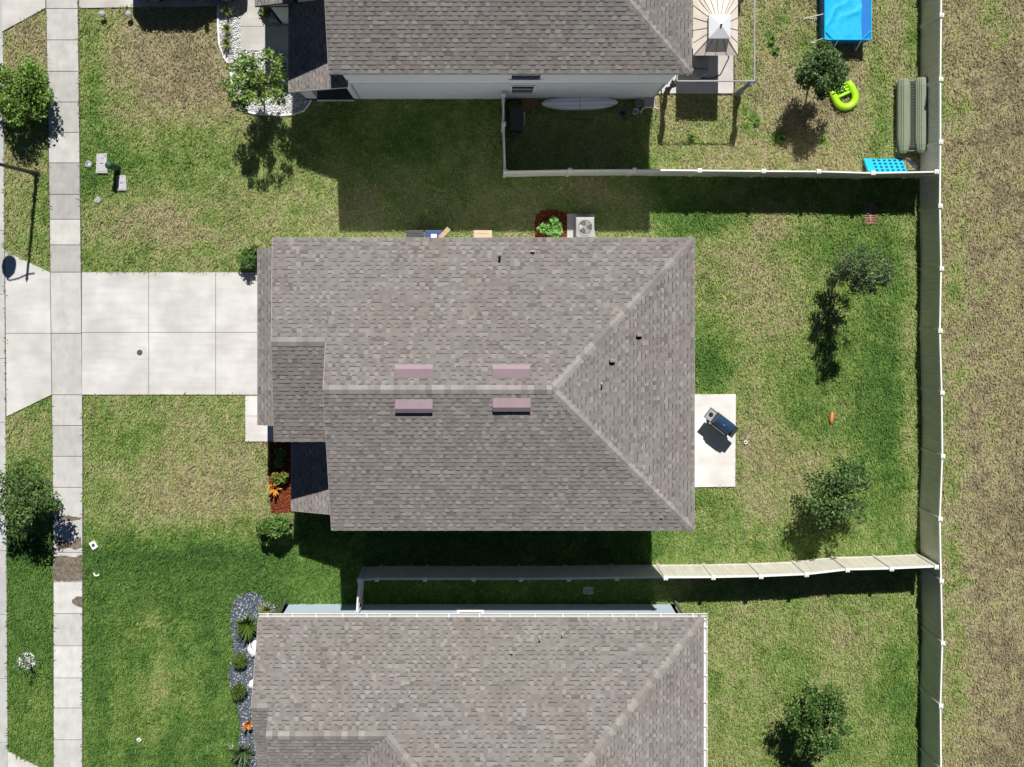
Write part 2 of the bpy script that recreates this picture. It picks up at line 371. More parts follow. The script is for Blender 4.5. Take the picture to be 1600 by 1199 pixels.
grass = np_mesh("grass", np.concatenate([gv1, gw]), np.concatenate([gf1, fw+len(gv1)]), np.concatenate([gc1, cw*.92]), M['grass'], n=3)
tag(grass, "mown turf of green and straw coloured blades around the houses", "grass", kind='stuff')

# ------------------------------------------------------------------ concrete: pavement, drives, patios
def slab(mb, poly_px, z0, z1, col): mb.prism(pp(poly_px)[::-1] if area_px(poly_px) > 0 else pp(poly_px), z0, z1, col)
def area_px(p):
    a = 0
    for i in range(len(p)): a += p[i][0]*p[(i+1)%len(p)][1] - p[(i+1)%len(p)][0]*p[i][1]
    return a
def inset_quad(q, d):
    cx = sum(p[0] for p in q)/4; cy = sum(p[1] for p in q)/4; out = []
    n = 4; pts = [Vector(p) for p in q]; sgn = 1 if area_px(q) > 0 else -1
    for i in range(n):
        a, b, c = pts[i-1], pts[i], pts[(i+1)%n]
        e1 = (b-a).normalized(); e2 = (c-b).normalized()
        n1 = Vector((-e1.y, e1.x))*sgn; n2 = Vector((-e2.y, e2.x))*sgn
        k = 1 + n1.dot(n2); out.append(tuple(b + (n1+n2)*(d/max(k,.3))))
    return out
def panels(name, quads, mat_, col, jit=.05, z=.05, seed=0, gap=.55, base=None):
    r = random.Random(seed); mb = MB()
    for q in quads:
        t = 1 + r.uniform(-jit, jit); c = tuple(v*t for v in col); slab(mb, inset_quad(q, gap), -.08, z, c)
    o = mb.build(name, mat_); tag(o, kind='structure')
    return o
def quad_grid(xs0, xs1, ys):
    return [[(xs0(ys[i]),ys[i]),(xs1(ys[i]),ys[i]),(xs1(ys[i+1]),ys[i+1]),(xs0(ys[i+1]),ys[i+1])] for i in range(len(ys)-1)]
sw_y = [-132,-84,-35,14,63,112,160,207.5,255,304,343,383,425.5,521,617,665,713,761.5,809,863,909,958.5,1009,1059,1106,1155.5,1204,1253,1302,1351]
def tone_panels(name, quads, tones, mat_, z, gap):
    mb = MB()
    for q, c in zip(quads, tones): slab(mb, inset_quad(q, gap), -.08, z, c)
    return tag(mb.build(name, mat_), kind='structure')
rs = random.Random(3); tones = []
for i in range(len(sw_y)-1):
    t = .465 * (1 + rs.uniform(-.10, .10))
    y = sw_y[i]
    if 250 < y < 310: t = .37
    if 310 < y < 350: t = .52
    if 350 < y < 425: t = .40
    if y < 250: t *= .98
    if y > 900: t *= 1.18
    tones.append((t, t*.985, t*.945))
tone_panels("sidewalk", quad_grid(SW_L, SW_R, sw_y), tones, M['sidewalk'], .045, .5)
mb = MB(); slab(mb, [(SW_L(y)-1.0,y) for y in _yy] + [(SW_R(y)+1.0,y) for y in _yy[::-1]], -.1, .022, None); tag(mb.build("sidewalk_base", M['joint']), kind='structure')
xs = [128.4,233,337.5,446]
q = []
for i in range(3):
    for y0, y1 in ((425.5,519.5),(519.5,617)): q.append([(xs[i],y0),(xs[i+1],y0),(xs[i+1],y1),(xs[i],y1)])
panels("driveway", q, M['concrete'], (.57,.558,.54), .025, .05, 5, .35)
panels("driveway_apron", [[(8.5,393),(79.3,426),(80.3,521),(9.7,521)],[(9.7,521),(80.3,521),(81.5,617),(11,651)]], M['concrete'], (.565,.553,.536), .02, .05, 6, .35)
mb = MB(); slab(mb, [(8.5,396),(79.3,427),(447,426.5),(447,616),(81.5,616),(11,648)], -.1, .018, None); tag(mb.build("driveway_base", M['joint']), kind='structure')
panels("front_walk", [[(383.5,618.5),(432,618.5),(432,650),(383.5,650)],[(383.5,650),(432,650),(432,690),(384,690)]], M['concrete'], (.68,.66,.635), .01, .06, 7, .3)
panels("patio", [patio], M['concrete'], (.74,.72,.69), .0, .08, 8, 0)
panels("neighbour_driveway", [[(124,-120),(232,-120),(232,12),(124,13.5)],[(232,-120),(330,-120),(330,10.5),(232,12)],[(330,-120),(420,-120),(420,9),(330,10.5)]], M['concrete'], (.53,.51,.48), .02, .05, 9, .35)
panels("neighbour_apron", [n_apron], M['concrete'], (.52,.505,.48), .0, .05, 10, .3)
panels("neighbour_walk", [[(375.5,8),(417,8),(417,42),(376,42)],[(376,42),(417,42),(417.5,80),(376,80)]], M['concrete'], (.50,.485,.45), .02, .06, 11, .3)
panels("neighbour_entry_slab", [n_slab], M['concrete'], (.55,.53,.50), .0, .075, 12, .2)
panels("neighbour_patio", [[(1010,60),(1147,60),(1147,146.5),(1010,146.5)]], M['concrete'], (.55,.515,.50), .0, .08, 13, 0)
panels("south_apron", [s_apron[:2]+[(84,1400),(14,1400)]], M['concrete'], (.60,.58,.54), .0, .05, 14, 0)
def curb_q(y0, y1): return [(CURB(y0)-14,y0),(CURB(y0),y0),(CURB(y1),y1),(CURB(y1)-14,y1)]
panels("curb", [curb_q(-140+i*100, -40+i*100) for i in range(15)], M['sidewalk'], (.45,.45,.44), .08, .035, 15, .35)
mb = MB(); slab(mb, [(-900,-900),(-6,-900),(4,2200),(-900,2200)], -.1, .012, None); tag(mb.build("road", M['asphalt']), kind='structure')
# silt and water stains on the pavement: thin films with their own outlines
def film(name, poly, z, mat_, seed):
    r = random.Random(seed); pts = []
    for i in range(len(poly)):
        a = Vector(poly[i]); b = Vector(poly[(i+1)%len(poly)]); n = max(1, int((b-a).length/4))
        for k in range(n): p = a.lerp(b, k/n); pts.append((p.x+r.uniform(-.6,.6), p.y+r.uniform(-.6,.6)))
    mb = MB(); slab(mb, pts, z-.003, z, None); return tag(mb.build(name, mat_), kind='structure')
film("wet_stain", [(84,807),(108,805.5),(128,809),(126,812),(104,815),(84,813)], .049, M['wet'], 1)
film("wet_stain", [(86,843),(94,840),(103,845),(109,850),(120,843),(127.5,839),(128,856),(118,859),(108,855),(98,858),(88,855)], .049, M['wet'], 2)
film("wet_stain", [(85.5,869),(100,867.5),(118,871),(124,867),(128.4,865.5),(129,907.5),(84.5,907.5)], .049, M['wet'], 3)
film("wet_stain", [(129,932),(120,932),(113,937),(113,942),(119,946),(129,949)], .049, M['wet'], 4)

# ------------------------------------------------------------------ roofs
def clip(poly, a, b, c):          # keep a*x+b*y<=c
    out = []; n = len(poly)
    for i in range(n):
        p, q = poly[i], poly[(i+1) % n]; dp = a*p[0]+b*p[1]-c; dq = a*q[0]+b*q[1]-c
        if dp <= 1e-9: out.append(p)
        if (dp < -1e-9 and dq > 1e-9) or (dp > 1e-9 and dq < -1e-9):
            t = dp/(dp-dq); out.append((p[0]+(q[0]-p[0])*t, p[1]+(q[1]-p[1])*t))
    return out
def ccw(poly):
    a = sum(poly[i][0]*poly[(i+1)%len(poly)][1]-poly[(i+1)%len(poly)][0]*poly[i][1] for i in range(len(poly)))
    return poly if a > 0 else poly[::-1]
def clip_rect(poly, x0, x1, y0, y1):
    p = clip(poly, -1, 0, -x0)
    for a, b, c in ((1,0,x1),(0,-1,-y0),(0,1,y1)):
        if len(p) < 3: return []
        p = clip(p, a, b, c)
    return p if len(p) >= 3 else []
SH = [(.246,.230,.217),(.212,.198,.186),(.290,.272,.258),(.165,.153,.144)]
SH_BAND = (.088,.081,.075)
def shingles(mb, O, U, V, polys, seed, e=.150, tone=1.0, saw=.011):
    """laminated shingles on the plane through O (eave) with axes U (along eave), V (up the slope); polys in (u,v), convex"""
    O, U, V = Vector(O), Vector(U).normalized(), Vector(V).normalized(); Nn = U.cross(V).normalized()
    if Nn.z < 0: Nn = -Nn
    at = lambda u, v, h: O + U*u + V*v + Nn*h
    polys = [ccw(p) for p in polys]; flip = U.cross(V).z < 0
    r = random.Random(seed)
    us = [p[0] for q in polys for p in q]; vs = [p[1] for q in polys for p in q]
    u_lo, u_hi, v_lo, v_hi = min(us), max(us), min(vs), max(vs)
    def emit(pts, col): mb.poly(pts[::-1] if flip else pts, col)
    for pl in polys:
        emit([at(u, v, -.004) for u, v in pl], SH[1]); mb.poly([at(u, v, -.10) for u, v in (pl if flip else pl[::-1])], (.25,.24,.23))
    nc = int((v_hi - v_lo)/e) + 1
    for i in range(nc):
        v0 = v_lo + i*e; v1 = v0 + e; u = u_lo - r.uniform(0, .4); tab = r.random() < .5
        run = r.choice((0,0,0,1))
        while u < u_hi:
            w = (r.uniform(.11, .19) if r.random() < .86 else r.uniform(.2,.42)) if tab else (r.uniform(.10, .18) if r.random() < .8 else r.uniform(.18,.36))
            x = r.random()
            if tab: c = SH[0] if x < .55 else SH[2] if x < .75 else SH[1]
            else:   c = SH[1] if x < .66 else SH[3] if x < .74 else SH[0]
            k = tone * r.uniform(.965, 1.035); c = tuple(t*k for t in c); lift = .005 if tab else .0
            for pl in polys:
                q = clip_rect(pl, u, u+w, v0, v1)
                if not q: continue
                H = lambda v: lift + .002 + saw*(1-(v-v0)/e)
                top = [at(a, b, H(b)) for a, b in q]; emit(top, c)
                n = len(q)
                for k2 in range(n):
                    a, b = q[k2], q[(k2+1) % n]
                    front = abs(a[1]-v0) < 1e-6 and abs(b[1]-v0) < 1e-6
                    side = tab and ((abs(a[0]-u) < 1e-6 and abs(b[0]-u) < 1e-6) or (abs(a[0]-u-w) < 1e-6 and abs(b[0]-u-w) < 1e-6))
                    if front or side:
                        emit([at(a[0],a[1],-.003), at(b[0],b[1],-.003), at(b[0],b[1],H(b[1])), at(a[0],a[1],H(a[1]))], SH[3] if front else c)
                if tab and i > 0 and r.random() < .82:      # dark granule band on the course below the tab
                    q2 = clip_rect(pl, u+.004, u+w-.004, v0-.034, v0-.001)
                    if q2: emit([at(a, b, .0095) for a, b in q2], SH_BAND)
            u += w; tab = not tab
def caps(mb, A, B, dl, dr, seed, e=.21, half=.16):
    A, B = Vector(A), Vector(B); L = (B-A).length; t = (B-A).normalized(); dl, dr = Vector(dl).normalized(), Vector(dr).normalized()
    up = Vector((0,0,1)); r = random.Random(seed); s = 0.0; blk = 0; bc = SH[0]
    while s < L:
        s2 = min(s+e, L)
        if blk <= 0: bc = r.choice([SH[0],SH[0],SH[1],SH[2],(.305,.287,.272)]); blk = r.choice((1,1,1,2))
        blk -= 1; k = r.uniform(.96,1.05)*1.06; c = tuple(x*k for x in bc)
        a, b = A+t*s, A+t*s2
        for d, fl in ((dl, False), (dr, True)):
            p = [a+up*.036, b+up*.026, b+d*half+up*.016, a+d*half+up*.026]
            mb.poly(p if not fl else p[::-1], c); 
            q = [a+d*half+up*.026, b+d*half+up*.016, b+d*half-up*.01, a+d*half-up*.01]; mb.poly(q if not fl else q[::-1], SH[3])
        mb.poly([a+up*.036, a+dl*half+up*.026, a+dl*half-up*.01, a-up*.0], SH[3]); mb.poly([a+up*.036, a-up*.0, a+dr*half-up*.01, a+dr*half+up*.026], SH[3])
        s = s2
def board(mb, a, b, h0, h1, th=.014, outward=None, col=None):
    """upright board from a to b (top edge line), from z-h0 to z-h1"""
    a, b = Vector(a), Vector(b); d = (b-a); n = Vector((d.y, -d.x, 0)).normalized()
    if outward is not None and n.dot(Vector(outward)) < 0: n = -n
    vs = [a-Vector((0,0,h1)), b-Vector((0,0,h1)), b-Vector((0,0,h0)), a-Vector((0,0,h0))]; vs += [v+n*th for v in vs]
    mb.mesh(vs, [(3,2,1,0),(4,5,6,7),(0,1,5,4),(1,2,6,5),(2,3,7,6),(3,0,4,7)], col)
def wall_quad(mb, a, b, z0, z1, t=.12):
    a, b = Vector((a[0],a[1],0)), Vector((b[0],b[1],0)); d = (b-a).normalized(); n = Vector((d.y,-d.x,0))
    v = [a, b, b-n*t, a-n*t]; mb.prism(ccw([(q.x,q.y) for q in v]), z0, z1)
def window(parent, wall_axis, c, out, x0, x1, z0, z1, name="window", bars=1):
    """window in a wall; wall_axis 'x' (wall along X at Y=c) or 'y'; out=+-1 outward; frame proud of wall, sash bar, glass"""
    f = MB(); g = MB(); w = .07
    def bx(m, a0, a1, b0, b1, o0, o1):
        lo, hi = sorted((c+out*o0, c+out*o1))
        if wall_axis == 'x': m.box(a0, a1, lo, hi, b0, b1)
        else: m.box(lo, hi, a0, a1, b0, b1)
    bx(f, x0-w, x1+w, z1, z1+w, -.05, .05); bx(f, x0-w-.03, x1+w+.03, z0-w, z0, -.05, .07)
    bx(f, x0-w, x0, z0, z1, -.05, .04); bx(f, x1, x1+w, z0, z1, -.05, .04)
    for i in range(bars): zz = z0+(z1-z0)*(i+1)/(bars+1); bx(f, x0, x1, zz-.025, zz+.025, -.04, .03)
    bx(g, x0, x1, z0, z1, -.06, .004)
    fo = f.build(name, M['trim'], parent); g.build("pane", M['glass'], fo); return fo

# ---- the two-storey model: middle house, and the same model next door (north)
p_, ze_ = .37, 6.1; cs = 1/math.sqrt(1+p_*p_)
YN, YS, XE, XW = 1.734, -8.42, 7.40, -5.20
YR = (YN+YS)/2; RUN = (YN-YS)/2; ZR = ze_+p_*RUN; XRE = XE-RUN
XG = -7.25; XGR = -7.02; YSW = -5.335; YRW = (YN+YSW)/2; ZRW = ze_+p_*(YN-YSW)/2
house = empty("two_storey_house", (0,-3.3,0), "central house with grey brown shingle roof carrying four mauve vents", "house", "two storey houses of one model")
wl_ = MB()
Wx0, Wx1, Wy0, Wy1 = -4.9, 7.1, -8.17, 1.43
lo_ = MB()     # ground storey
wall_quad(lo_, (Wx0-.19,Wy0), (Wx1,Wy0), -.1, 3.2); wall_quad(lo_, (Wx1,Wy0), (Wx1,Wy1), -.1, 3.2)
wall_quad(lo_, (Wx1,Wy1), (-8.1,Wy1-.0), -.1, 2.9); wall_quad(lo_, (-8.1,1.3), (-8.1,-5.1), -.1, 2.86); wall_quad(lo_, (-8.1,-5.1), (-4.9,-5.1), -.1, 2.9)
wall_quad(lo_, (Wx0,-5.1), (Wx0,Wy0), -.1, 3.2)
lo_.box(-7.02,-6.58, Wy0, Wy0+.42, -.1, 2.62); lo_.box(-7.02,-5.1, Wy0+.02, Wy0+.3, 2.62, 2.84); lo_.box(-7.02,-6.7, Wy0+.42, -5.1, 2.62, 2.84)
lo_.build("ground_floor_wall", M['stucco'], house)
wall_quad(wl_, (Wx0,Wy0-.012), (Wx1+.012,Wy0-.012), 3.2, 6.05); wall_quad(wl_, (Wx1+.012,Wy0), (Wx1+.012,Wy1), 3.2, 6.05)
wall_quad(wl_, (Wx1,Wy1+.012), (-6.9,Wy1+.012), 2.9, 6.05); wall_quad(wl_, (-6.9,Wy1), (-6.9,-5.1), 2.9, 6.05); wall_quad(wl_, (-6.9,-5.1), (-4.9,-5.1), 2.9, 6.05)
wall_quad(wl_, (Wx0,-5.1), (Wx0,Wy0), 3.2, 6.05)
def gable(mb, x, ya, yb, yr, zr, z0=6.05, t=.12):
    a = [(x,ya,z0),(x,yb,z0),(x,yr,zr-.14)]; b = [(x+t,q[1],q[2]) for q in a]
    mb.mesh(a+b, [(0,1,2),(5,4,3),(0,3,4,1),(1,4,5,2),(2,5,3,0)])
gable(wl_, -4.9, Wy1, Wy0, YR, ZR); gable(wl_, -6.9, Wy1, -5.1, YRW, ZRW)
wl_.build("upper_floor_wall", M['siding'], house)
tr = MB(); tr.box(Wx0-.2, Wx1+.02, Wy0-.035, Wy0-.002, 3.14, 3.24); tr.box(-8.12,-8.10,-4.4,.8,2.3,2.4); tr.box(Wx1+.013,Wx1+.03,Wy0,Wy1,3.14,3.24); tr.build("trim", M['trim'], house)
pf = MB(); pf.box(-7.05, -5.0, Wy0-.05, -5.1, -.1, .12); pf.build("porch_floor", M['dark'], house); pe = MB(); pe.box(-6.58,-5.09,Wy0-.09,Wy0-.05,-.1,.13); pe.build("porch_edge", M['trim'], house)  # porch floor coloured near black: the shade inside the porch is put into its colour
roof = MB()
uN, vN = (1,0,0), (0,-cs,p_*cs); TN = lambda pts: [(x, (YN-y)/cs) for x, y in pts]
shingles(roof, (0,YN,ze_), uN, vN, [TN([(XW,YN),(XE,YN),(XRE,YR),(XW,YR)]), TN([(XG,YN),(XW,YN),(XW,YRW),(XGR,YRW)])], 11)
TS = lambda pts: [(x, (y-YS)/cs) for x, y in pts]
shingles(roof, (0,YS,ze_), (1,0,0), (0,cs,p_*cs), [TS([(XW,YS),(XE,YS),(XRE,YR),(XW,YR)])], 12)
shingles(roof, (XE,0,ze_), (0,1,0), (-cs,0,p_*cs), [[(YN,0),(YS,0),(YR,RUN/cs)]], 13)
TW = lambda pts: [(x, (y-YSW)/cs) for x, y in pts]
shingles(roof, (0,YSW,ze_), (1,0,0), (0,cs,p_*cs), [TW([(XG+.06,YSW),(-4.92,YSW),(-4.92,YRW),(XGR,YRW)])], 14, tone=.93)
ro = roof.build("roof", M['shingle'], house)
cp = MB(); dN, dS, dE = (0,cs,-p_*cs), (0,-cs,-p_*cs), (cs,0,-p_*cs)
caps(cp, (XW,YR,ZR), (XRE,YR,ZR), dN, dS, 1); 
hN = Vector((-1,-1,p_)).normalized(); 
def hipd(t, d):        # direction lying on a slope, square to the hip line
    t = Vector(t).normalized(); d = Vector(d).normalized(); q = d - t*d.dot(t); return q.normalized()
caps(cp, (XE,YN,ze_), (XRE,YR,ZR), hipd((-1,-1,p_), (0.7,1.2,-p_)), hipd((-1,-1,p_), (1.2,.7,-p_)), 2) if False else None
def hip_caps(mb, A, B, seed):
    A, B = Vector(A), Vector(B); t = (B-A).normalized(); side = t.cross(Vector((0,0,1))).normalized()
    caps(mb, A, B, (-side+Vector((0,0,-.33))), (side+Vector((0,0,-.33))), seed, e=.22, half=.17)
hip_caps(cp, (XE-.02,YN-.02,ze_), (XRE,YR,ZR), 2); hip_caps(cp, (XE-.02,YS+.02,ze_), (XRE,YR,ZR), 3)
cp.build("ridge_cap", M['shingle'], ro)
cp = MB(); caps(cp, (XGR,YRW,ZRW), (XW-.02,YRW,ZRW), dN, dS, 4); cp.build("ridge_cap", M['shingle'], ro)

fa = MB()
board(fa, (XW,YS,ze_), (XE,YS,ze_), -.008, .17, outward=(0,-1,0)); board(fa, (XG,YN,ze_), (XE,YN,ze_), -.008, .17, outward=(0,1,0)); board(fa, (XE,YS-.025,ze_), (XE,YN+.025,ze_), -.008, .17, outward=(1,0,0))
board(fa, (XG+.06,YSW,ze_), (-4.9,YSW,ze_), -.008, .17, outward=(0,-1,0))
for a, b in (((XW,YS,ze_),(XW,YR,ZR)), ((XW,YR,ZR),(XW,YRW,ZRW+.0)), ((XG,YN,ze_),(XGR,YRW,ZRW)), ((XG+.06,YSW,ze_),(XGR,YRW,ZRW))): board(fa, a, b, -.012, .2, outward=(-1,0,0))
fa.build("fascia", M['fascia'], ro)
# lower roofs: pent over the garage front, porch roof
lr = MB()
shingles(lr, (-8.47,0,2.92), (0,1,0), (.93,0,.3676), [[(-5.2,0),(1.5,0),(1.5,1.58),(-5.2,1.58)]], 15, tone=.95)
lr.box(-8.47,-7.0,-5.2,-5.18,2.78,2.93,SH[3]); lr.box(-8.49,-8.47,-5.2,1.5,2.76,2.93,SH[2]); lr.box(-8.47,-7.0,1.48,1.5,2.78,2.93,SH[2])
lr.build("garage_roof", M['shingle'], house)
lp = MB(); shingles(lp, (-7.2,0,2.92), (0,1,0), (.93,0,.3676), [[(-8.44,0),(-5.1,0),(-5.1,2.5),(-8.44,2.5)]], 16)
lpo = lp.build("porch_roof", M['shingle'], house)
lf = MB(); board(lf, (-7.2,-8.44,2.92), (-7.2,-5.1,2.92), -.01, .16, outward=(-1,0,0)); board(lf, (-7.2,-8.44,2.92), (-4.9,-8.44,3.83), -.014, .16, outward=(0,-1,0)); lf.build("fascia", M['fascia'], lpo)
window(house, 'x', Wy0, -1, 1.28, 2.12, 1.40, 2.80); window(house, 'x', Wy0-.012, -1, 1.20, 2.25, 4.15, 5.35)
window(house, 'y', Wx1+.012, 1, -7, -5.8, 4.1, 5.4); window(house, 'y', Wx1+.012, 1, -1.2, 0, 4.1, 5.4); window(house, 'y', -6.9, -1, -2.6, -1.0, 4.1, 5.4)
window(house, 'y', Wx1, 1, -6.6, -4.9, .15, 2.2, "sliding_door", 0)
gd = MB()
for i in range(4): gd.box(-8.16,-8.1,-4.3,.7,.03+i*.56,.03+i*.56+.54)
gd.build("garage_door", M['trim'], house)
fd = MB(); fd.box(-4.96,-4.9,-6.6,-5.7,.12,2.2); fdo = fd.build("front_door", M['dark'], house); hd = MB(); hd.box(-5.03,-4.96,-6.5,-6.46,1.0,1.2); hd.build("handle", M['steel'], fdo)
window(house, 'y', Wx0, -1, -7.9, -6.95, .8, 2.2)
north = copy_tree(house); north.location = (-.10, -3.3+15.87, 0)
north["label"] = "house at the top edge with its shaded white side wall in view"
# small lantern on the garage corner of the middle house
sm = MB(); sm.box(-8.16,-8.02,-5.36,-5.2,2.1,2.4, bev=.02); sm.build("wall_lantern", M['white'], house)

def on_plane(px, py, z0, n_axis, e0, slope):
    """pixel -> point on roof plane z = z0 + slope*dist ; n_axis 'N','S','E' """
    cx, cy = (px-NX)/FPX, -(py-NY)/FPX
    # Y = cy*(H-z), X = cx*(H-z)
    if n_axis == 'N':   # z=z0+s*(e0-Y)
        z = (z0 + slope*(e0 - cy*CAM_H)) / (1 - slope*cy)
    elif n_axis == 'S':
        z = (z0 + slope*(cy*CAM_H - e0)) / (1 + slope*cy)
    else:
        z = (z0 + slope*(e0 - cx*CAM_H)) / (1 - slope*cx)
    return Vector((cx*(CAM_H-z), cy*(CAM_H-z), z))
def ridge_vent(px0, px1, py_far, py_near, side):
    """low pitched slot vent near the ridge: sloped lid whose downhill edge stands open"""
    e0 = YN if side == 'N' else YS; pl = lambda x, y: on_plane(x, y, ze_, side, e0, p_)
    up, dn = (py_near, py_far) if side == 'N' else (py_far, py_near)     # uphill/downhill pixel rows
    A, B = pl(px0, up), pl(px1, up); C, D = pl(px1, dn), pl(px0, dn)
    n = Vector((0, p_*cs if side == 'N' else -p_*cs, cs)); h1 = .26
    mid0, mid1 = A.lerp(D,.62), B.lerp(C,.62)
    m = MB(); t0 = n*.02; tm = n*.15; t1 = n*h1
    vs = [A+t0, B+t0, mid1+tm, mid0+tm, C+t1*.42, D+t1*.42, D+t1*.26, C+t1*.26, mid0-n*.01, mid1-n*.01, A-n*.01, B-n*.01]
    m.mesh(vs, [(0,1,2,3),(3,2,4,5),(5,4,7,6),(0,10,11,1)])
    m.mesh([A-n*.01, A+t0, mid0+tm, D+t1*.42, D+t1*.26, D-n*.005], [(0,1,2,3,4,5)]); m.mesh([B-n*.01, B+t0, mid1+tm, C+t1*.42, C+t1*.26, C-n*.005], [(5,4,3,2,1,0)])
    o = m.build("roof_vent", M['mauve'], ro)
    b = MB(); q = n*.006; ins = (D-A).normalized()*-.05
    b.poly([mid0+q, mid1+q, C+q+ins, D+q+ins]); d0 = D+ins; c0 = C+ins; b.poly([d0+q, c0+q, c0+t1*.36, d0+t1*.36]); b.build("vent_slot", M['black'], o)
    return o
ridge_vent(617.5,677,571,591,'N'); ridge_vent(769,828,571,591,'N')
ridge_vent(618,676,624,643,'S'); ridge_vent(770,829,622,641,'S')
def pipe_vent(parent, pt, r=.04, h=.4):
    m = MB(); m.disc_lathe(pt, [(r,-.1),(r,h),(r*.7,h),(r*.7,h-.08)], 12); m.disc_lathe(pt, [(r*2.2,-.06),(r*1.8,.03),(r*1.2,.07)], 12)
    o = m.build("pipe_vent", M['lead'], parent); d = MB(); d.disc_lathe(pt, [(r*.68,h-.06),(r*.66,h-.055)], 10); d.build("pipe_mouth", M['black'], o); return o
def hood_vent(parent, pt, rz=0, s=1.0, tilt=None):
    """square hood whose dark half round mouth opens downhill / towards -Y, on a flange lying on the roof"""
    Mx = Matrix.Translation(pt) @ Matrix.Rotation(rz, 4, 'Z') @ (tilt or Matrix.Identity(4)) @ Matrix.Scale(s, 4)
    fl = [(-.13,.13),(-.13,-.06)] + [(-.13*math.cos(math.pi*i/8), -.06-.10*math.sin(math.pi*i/8)) for i in range(1,8)] + [(.13,-.06),(.13,.13)]
    def plate(mb, k, z0, z1): mb.mesh([Mx@Vector((x*k,y*k,z0)) for x,y in fl]+[Mx@Vector((x*k,y*k,z1)) for x,y in fl], [tuple(range(len(fl))), tuple(range(2*len(fl)-1,len(fl)-1,-1))]+[(i,i+len(fl),(i+1)%len(fl)+len(fl),(i+1)%len(fl)) for i in range(len(fl))])
    m = MB(); m.box(-.105,.105,.0,.11,-.02,.15, M=Mx, bev=.03); plate(m, 1.0, -.03, .018); o = m.build("hood_vent", M['ventgrey'], parent)
    d = MB(); plate(d, .82, .012, .026); d.box(-.09,.09,-.006,.0,.02,.13, M=Mx); d.build("vent_mouth", M['black'], o); return o
TLN, TLE, TLS = Matrix.Rotation(-math.atan(p_),4,'X'), Matrix.Rotation(math.atan(p_),4,'Y'), Matrix.Rotation(math.atan(p_),4,'X')
N_ = lambda x, y: on_plane(x, y, ze_, 'N', YN, p_); E_ = lambda x, y: on_plane(x, y, ze_, 'E', XE, p_); S_ = lambda x, y: on_plane(x, y, ze_, 'S', YS, p_)
pipe_vent(ro, N_(781,399)); hood_vent(ro, N_(832,396), tilt=TLN, s=.8); hood_vent(ro, E_(997,526), tilt=TLE, s=.95); hood_vent(ro, E_(955,566), tilt=TLE, s=.95); pipe_vent(ro, E_(940,600), .028, .25); hood_vent(ro, S_(1033,809), tilt=TLS, s=.4)

# ---- the single storey house to the south
p2, z2 = .42, 2.9; c2 = 1/math.sqrt(1+p2*p2)
YN2, YS2, XE2 = -12.5, -24.5, 8.42; YR2 = (YN2+YS2)/2; RUN2 = (YN2-YS2)/2; ZR2 = z2+p2*RUN2
YW2 = -16.28; ZW2 = z2+p2*(YN2-YW2); YSW2 = 2*YW2-YN2; XH2 = -3.42; XG2 = -7.81; XF2 = -8.445; YF2 = -15.41; ZF2 = z2+p2*(YN2-YF2)
south = empty("single_storey_house", (0,-18.5,0), "low house at the bottom with white gutters, brown shingle roof and pale blue side wall", "house")
w = MB(); wall_quad(w, (7.83,-12.9), (-7.96,-12.9), -.1, 2.86); wall_quad(w, (7.83,-24.1), (7.83,-12.9), -.1, 2.86); wall_quad(w, (-7.96,-12.9), (-7.96,-18.2), -.1, 2.86); wall_quad(w, (-7.1,-18.2), (-7.1,-24.1), -.1, 2.86); wall_quad(w, (-7.1,-24.1), (7.83,-24.1), -.1, 2.86)
w.build("wall", M['bluewall'], south)
g2 = MB(); gable(g2, -7.4, -12.62, -19.9, YW2, ZW2-.03, z0=2.86); gable(g2, -7.96, -12.62, -18.2, YF2, ZF2-.03, z0=2.86); g2.build("gable_wall", M['siding'], south)
r2 = MB(); TN2 = lambda pts: [(x, (YN2-y)/c2) for x, y in pts]
shingles(r2, (0,YN2,z2), (1,0,0), (0,-c2,p2*c2), [TN2([(XF2,YN2),(XG2,YN2),(XG2,YF2),(XF2,YF2)]), TN2([(XG2,YN2),(XH2,YN2),(XH2,YW2),(XG2,YW2)]), TN2([(XH2,YN2),(XE2,YN2),(XE2-RUN2,YR2),(XH2+(YW2-YR2),YR2),(XH2,YW2)])], 21, tone=1.0)
TS2 = lambda ys: (lambda pts: [(x, (y-ys)/c2) for x, y in pts])
shingles(r2, (0,2*YF2-YN2,z2), (1,0,0), (0,c2,p2*c2), [TS2(2*YF2-YN2)([(XF2,2*YF2-YN2),(-7.42,2*YF2-YN2),(-7.42,YF2),(XF2,YF2)])], 22, tone=.95)
XW2 = XH2-(YN2-YW2)
shingles(r2, (0,YSW2,z2), (1,0,0), (0,c2,p2*c2), [TS2(YSW2)([(XG2,YSW2),(XW2,YSW2),(XH2,YW2),(XG2,YW2)])], 23, tone=.97)
shingles(r2, (XW2,0,z2), (0,1,0), (c2,0,p2*c2), [[(YSW2,0),(YW2,(XH2-XW2)/c2),(YR2,(XH2+YW2-YR2-XW2)/c2),(YS2,0)]], 24)
shingles(r2, (XE2,0,z2), (0,1,0), (-c2,0,p2*c2), [[(YN2,0),(YS2,0),(YR2,RUN2/c2)]], 25)
shingles(r2, (0,YS2,z2), (1,0,0), (0,c2,p2*c2), [TS2(YS2)([(XW2,YS2),(XE2,YS2),(XE2-RUN2,YR2),(XH2+YW2-YR2,YR2)])], 26)
ro2 = r2.build("roof", M['shingle'], south)
cp2 = MB(); d2N, d2S = (0,c2,-p2*c2), (0,-c2,-p2*c2)
caps(cp2, (XG2,YW2,ZW2), (XH2,YW2,ZW2), d2N, d2S, 6); caps(cp2, (XF2,YF2,ZF2), (XG2-.02,YF2,ZF2), d2N, d2S, 7)
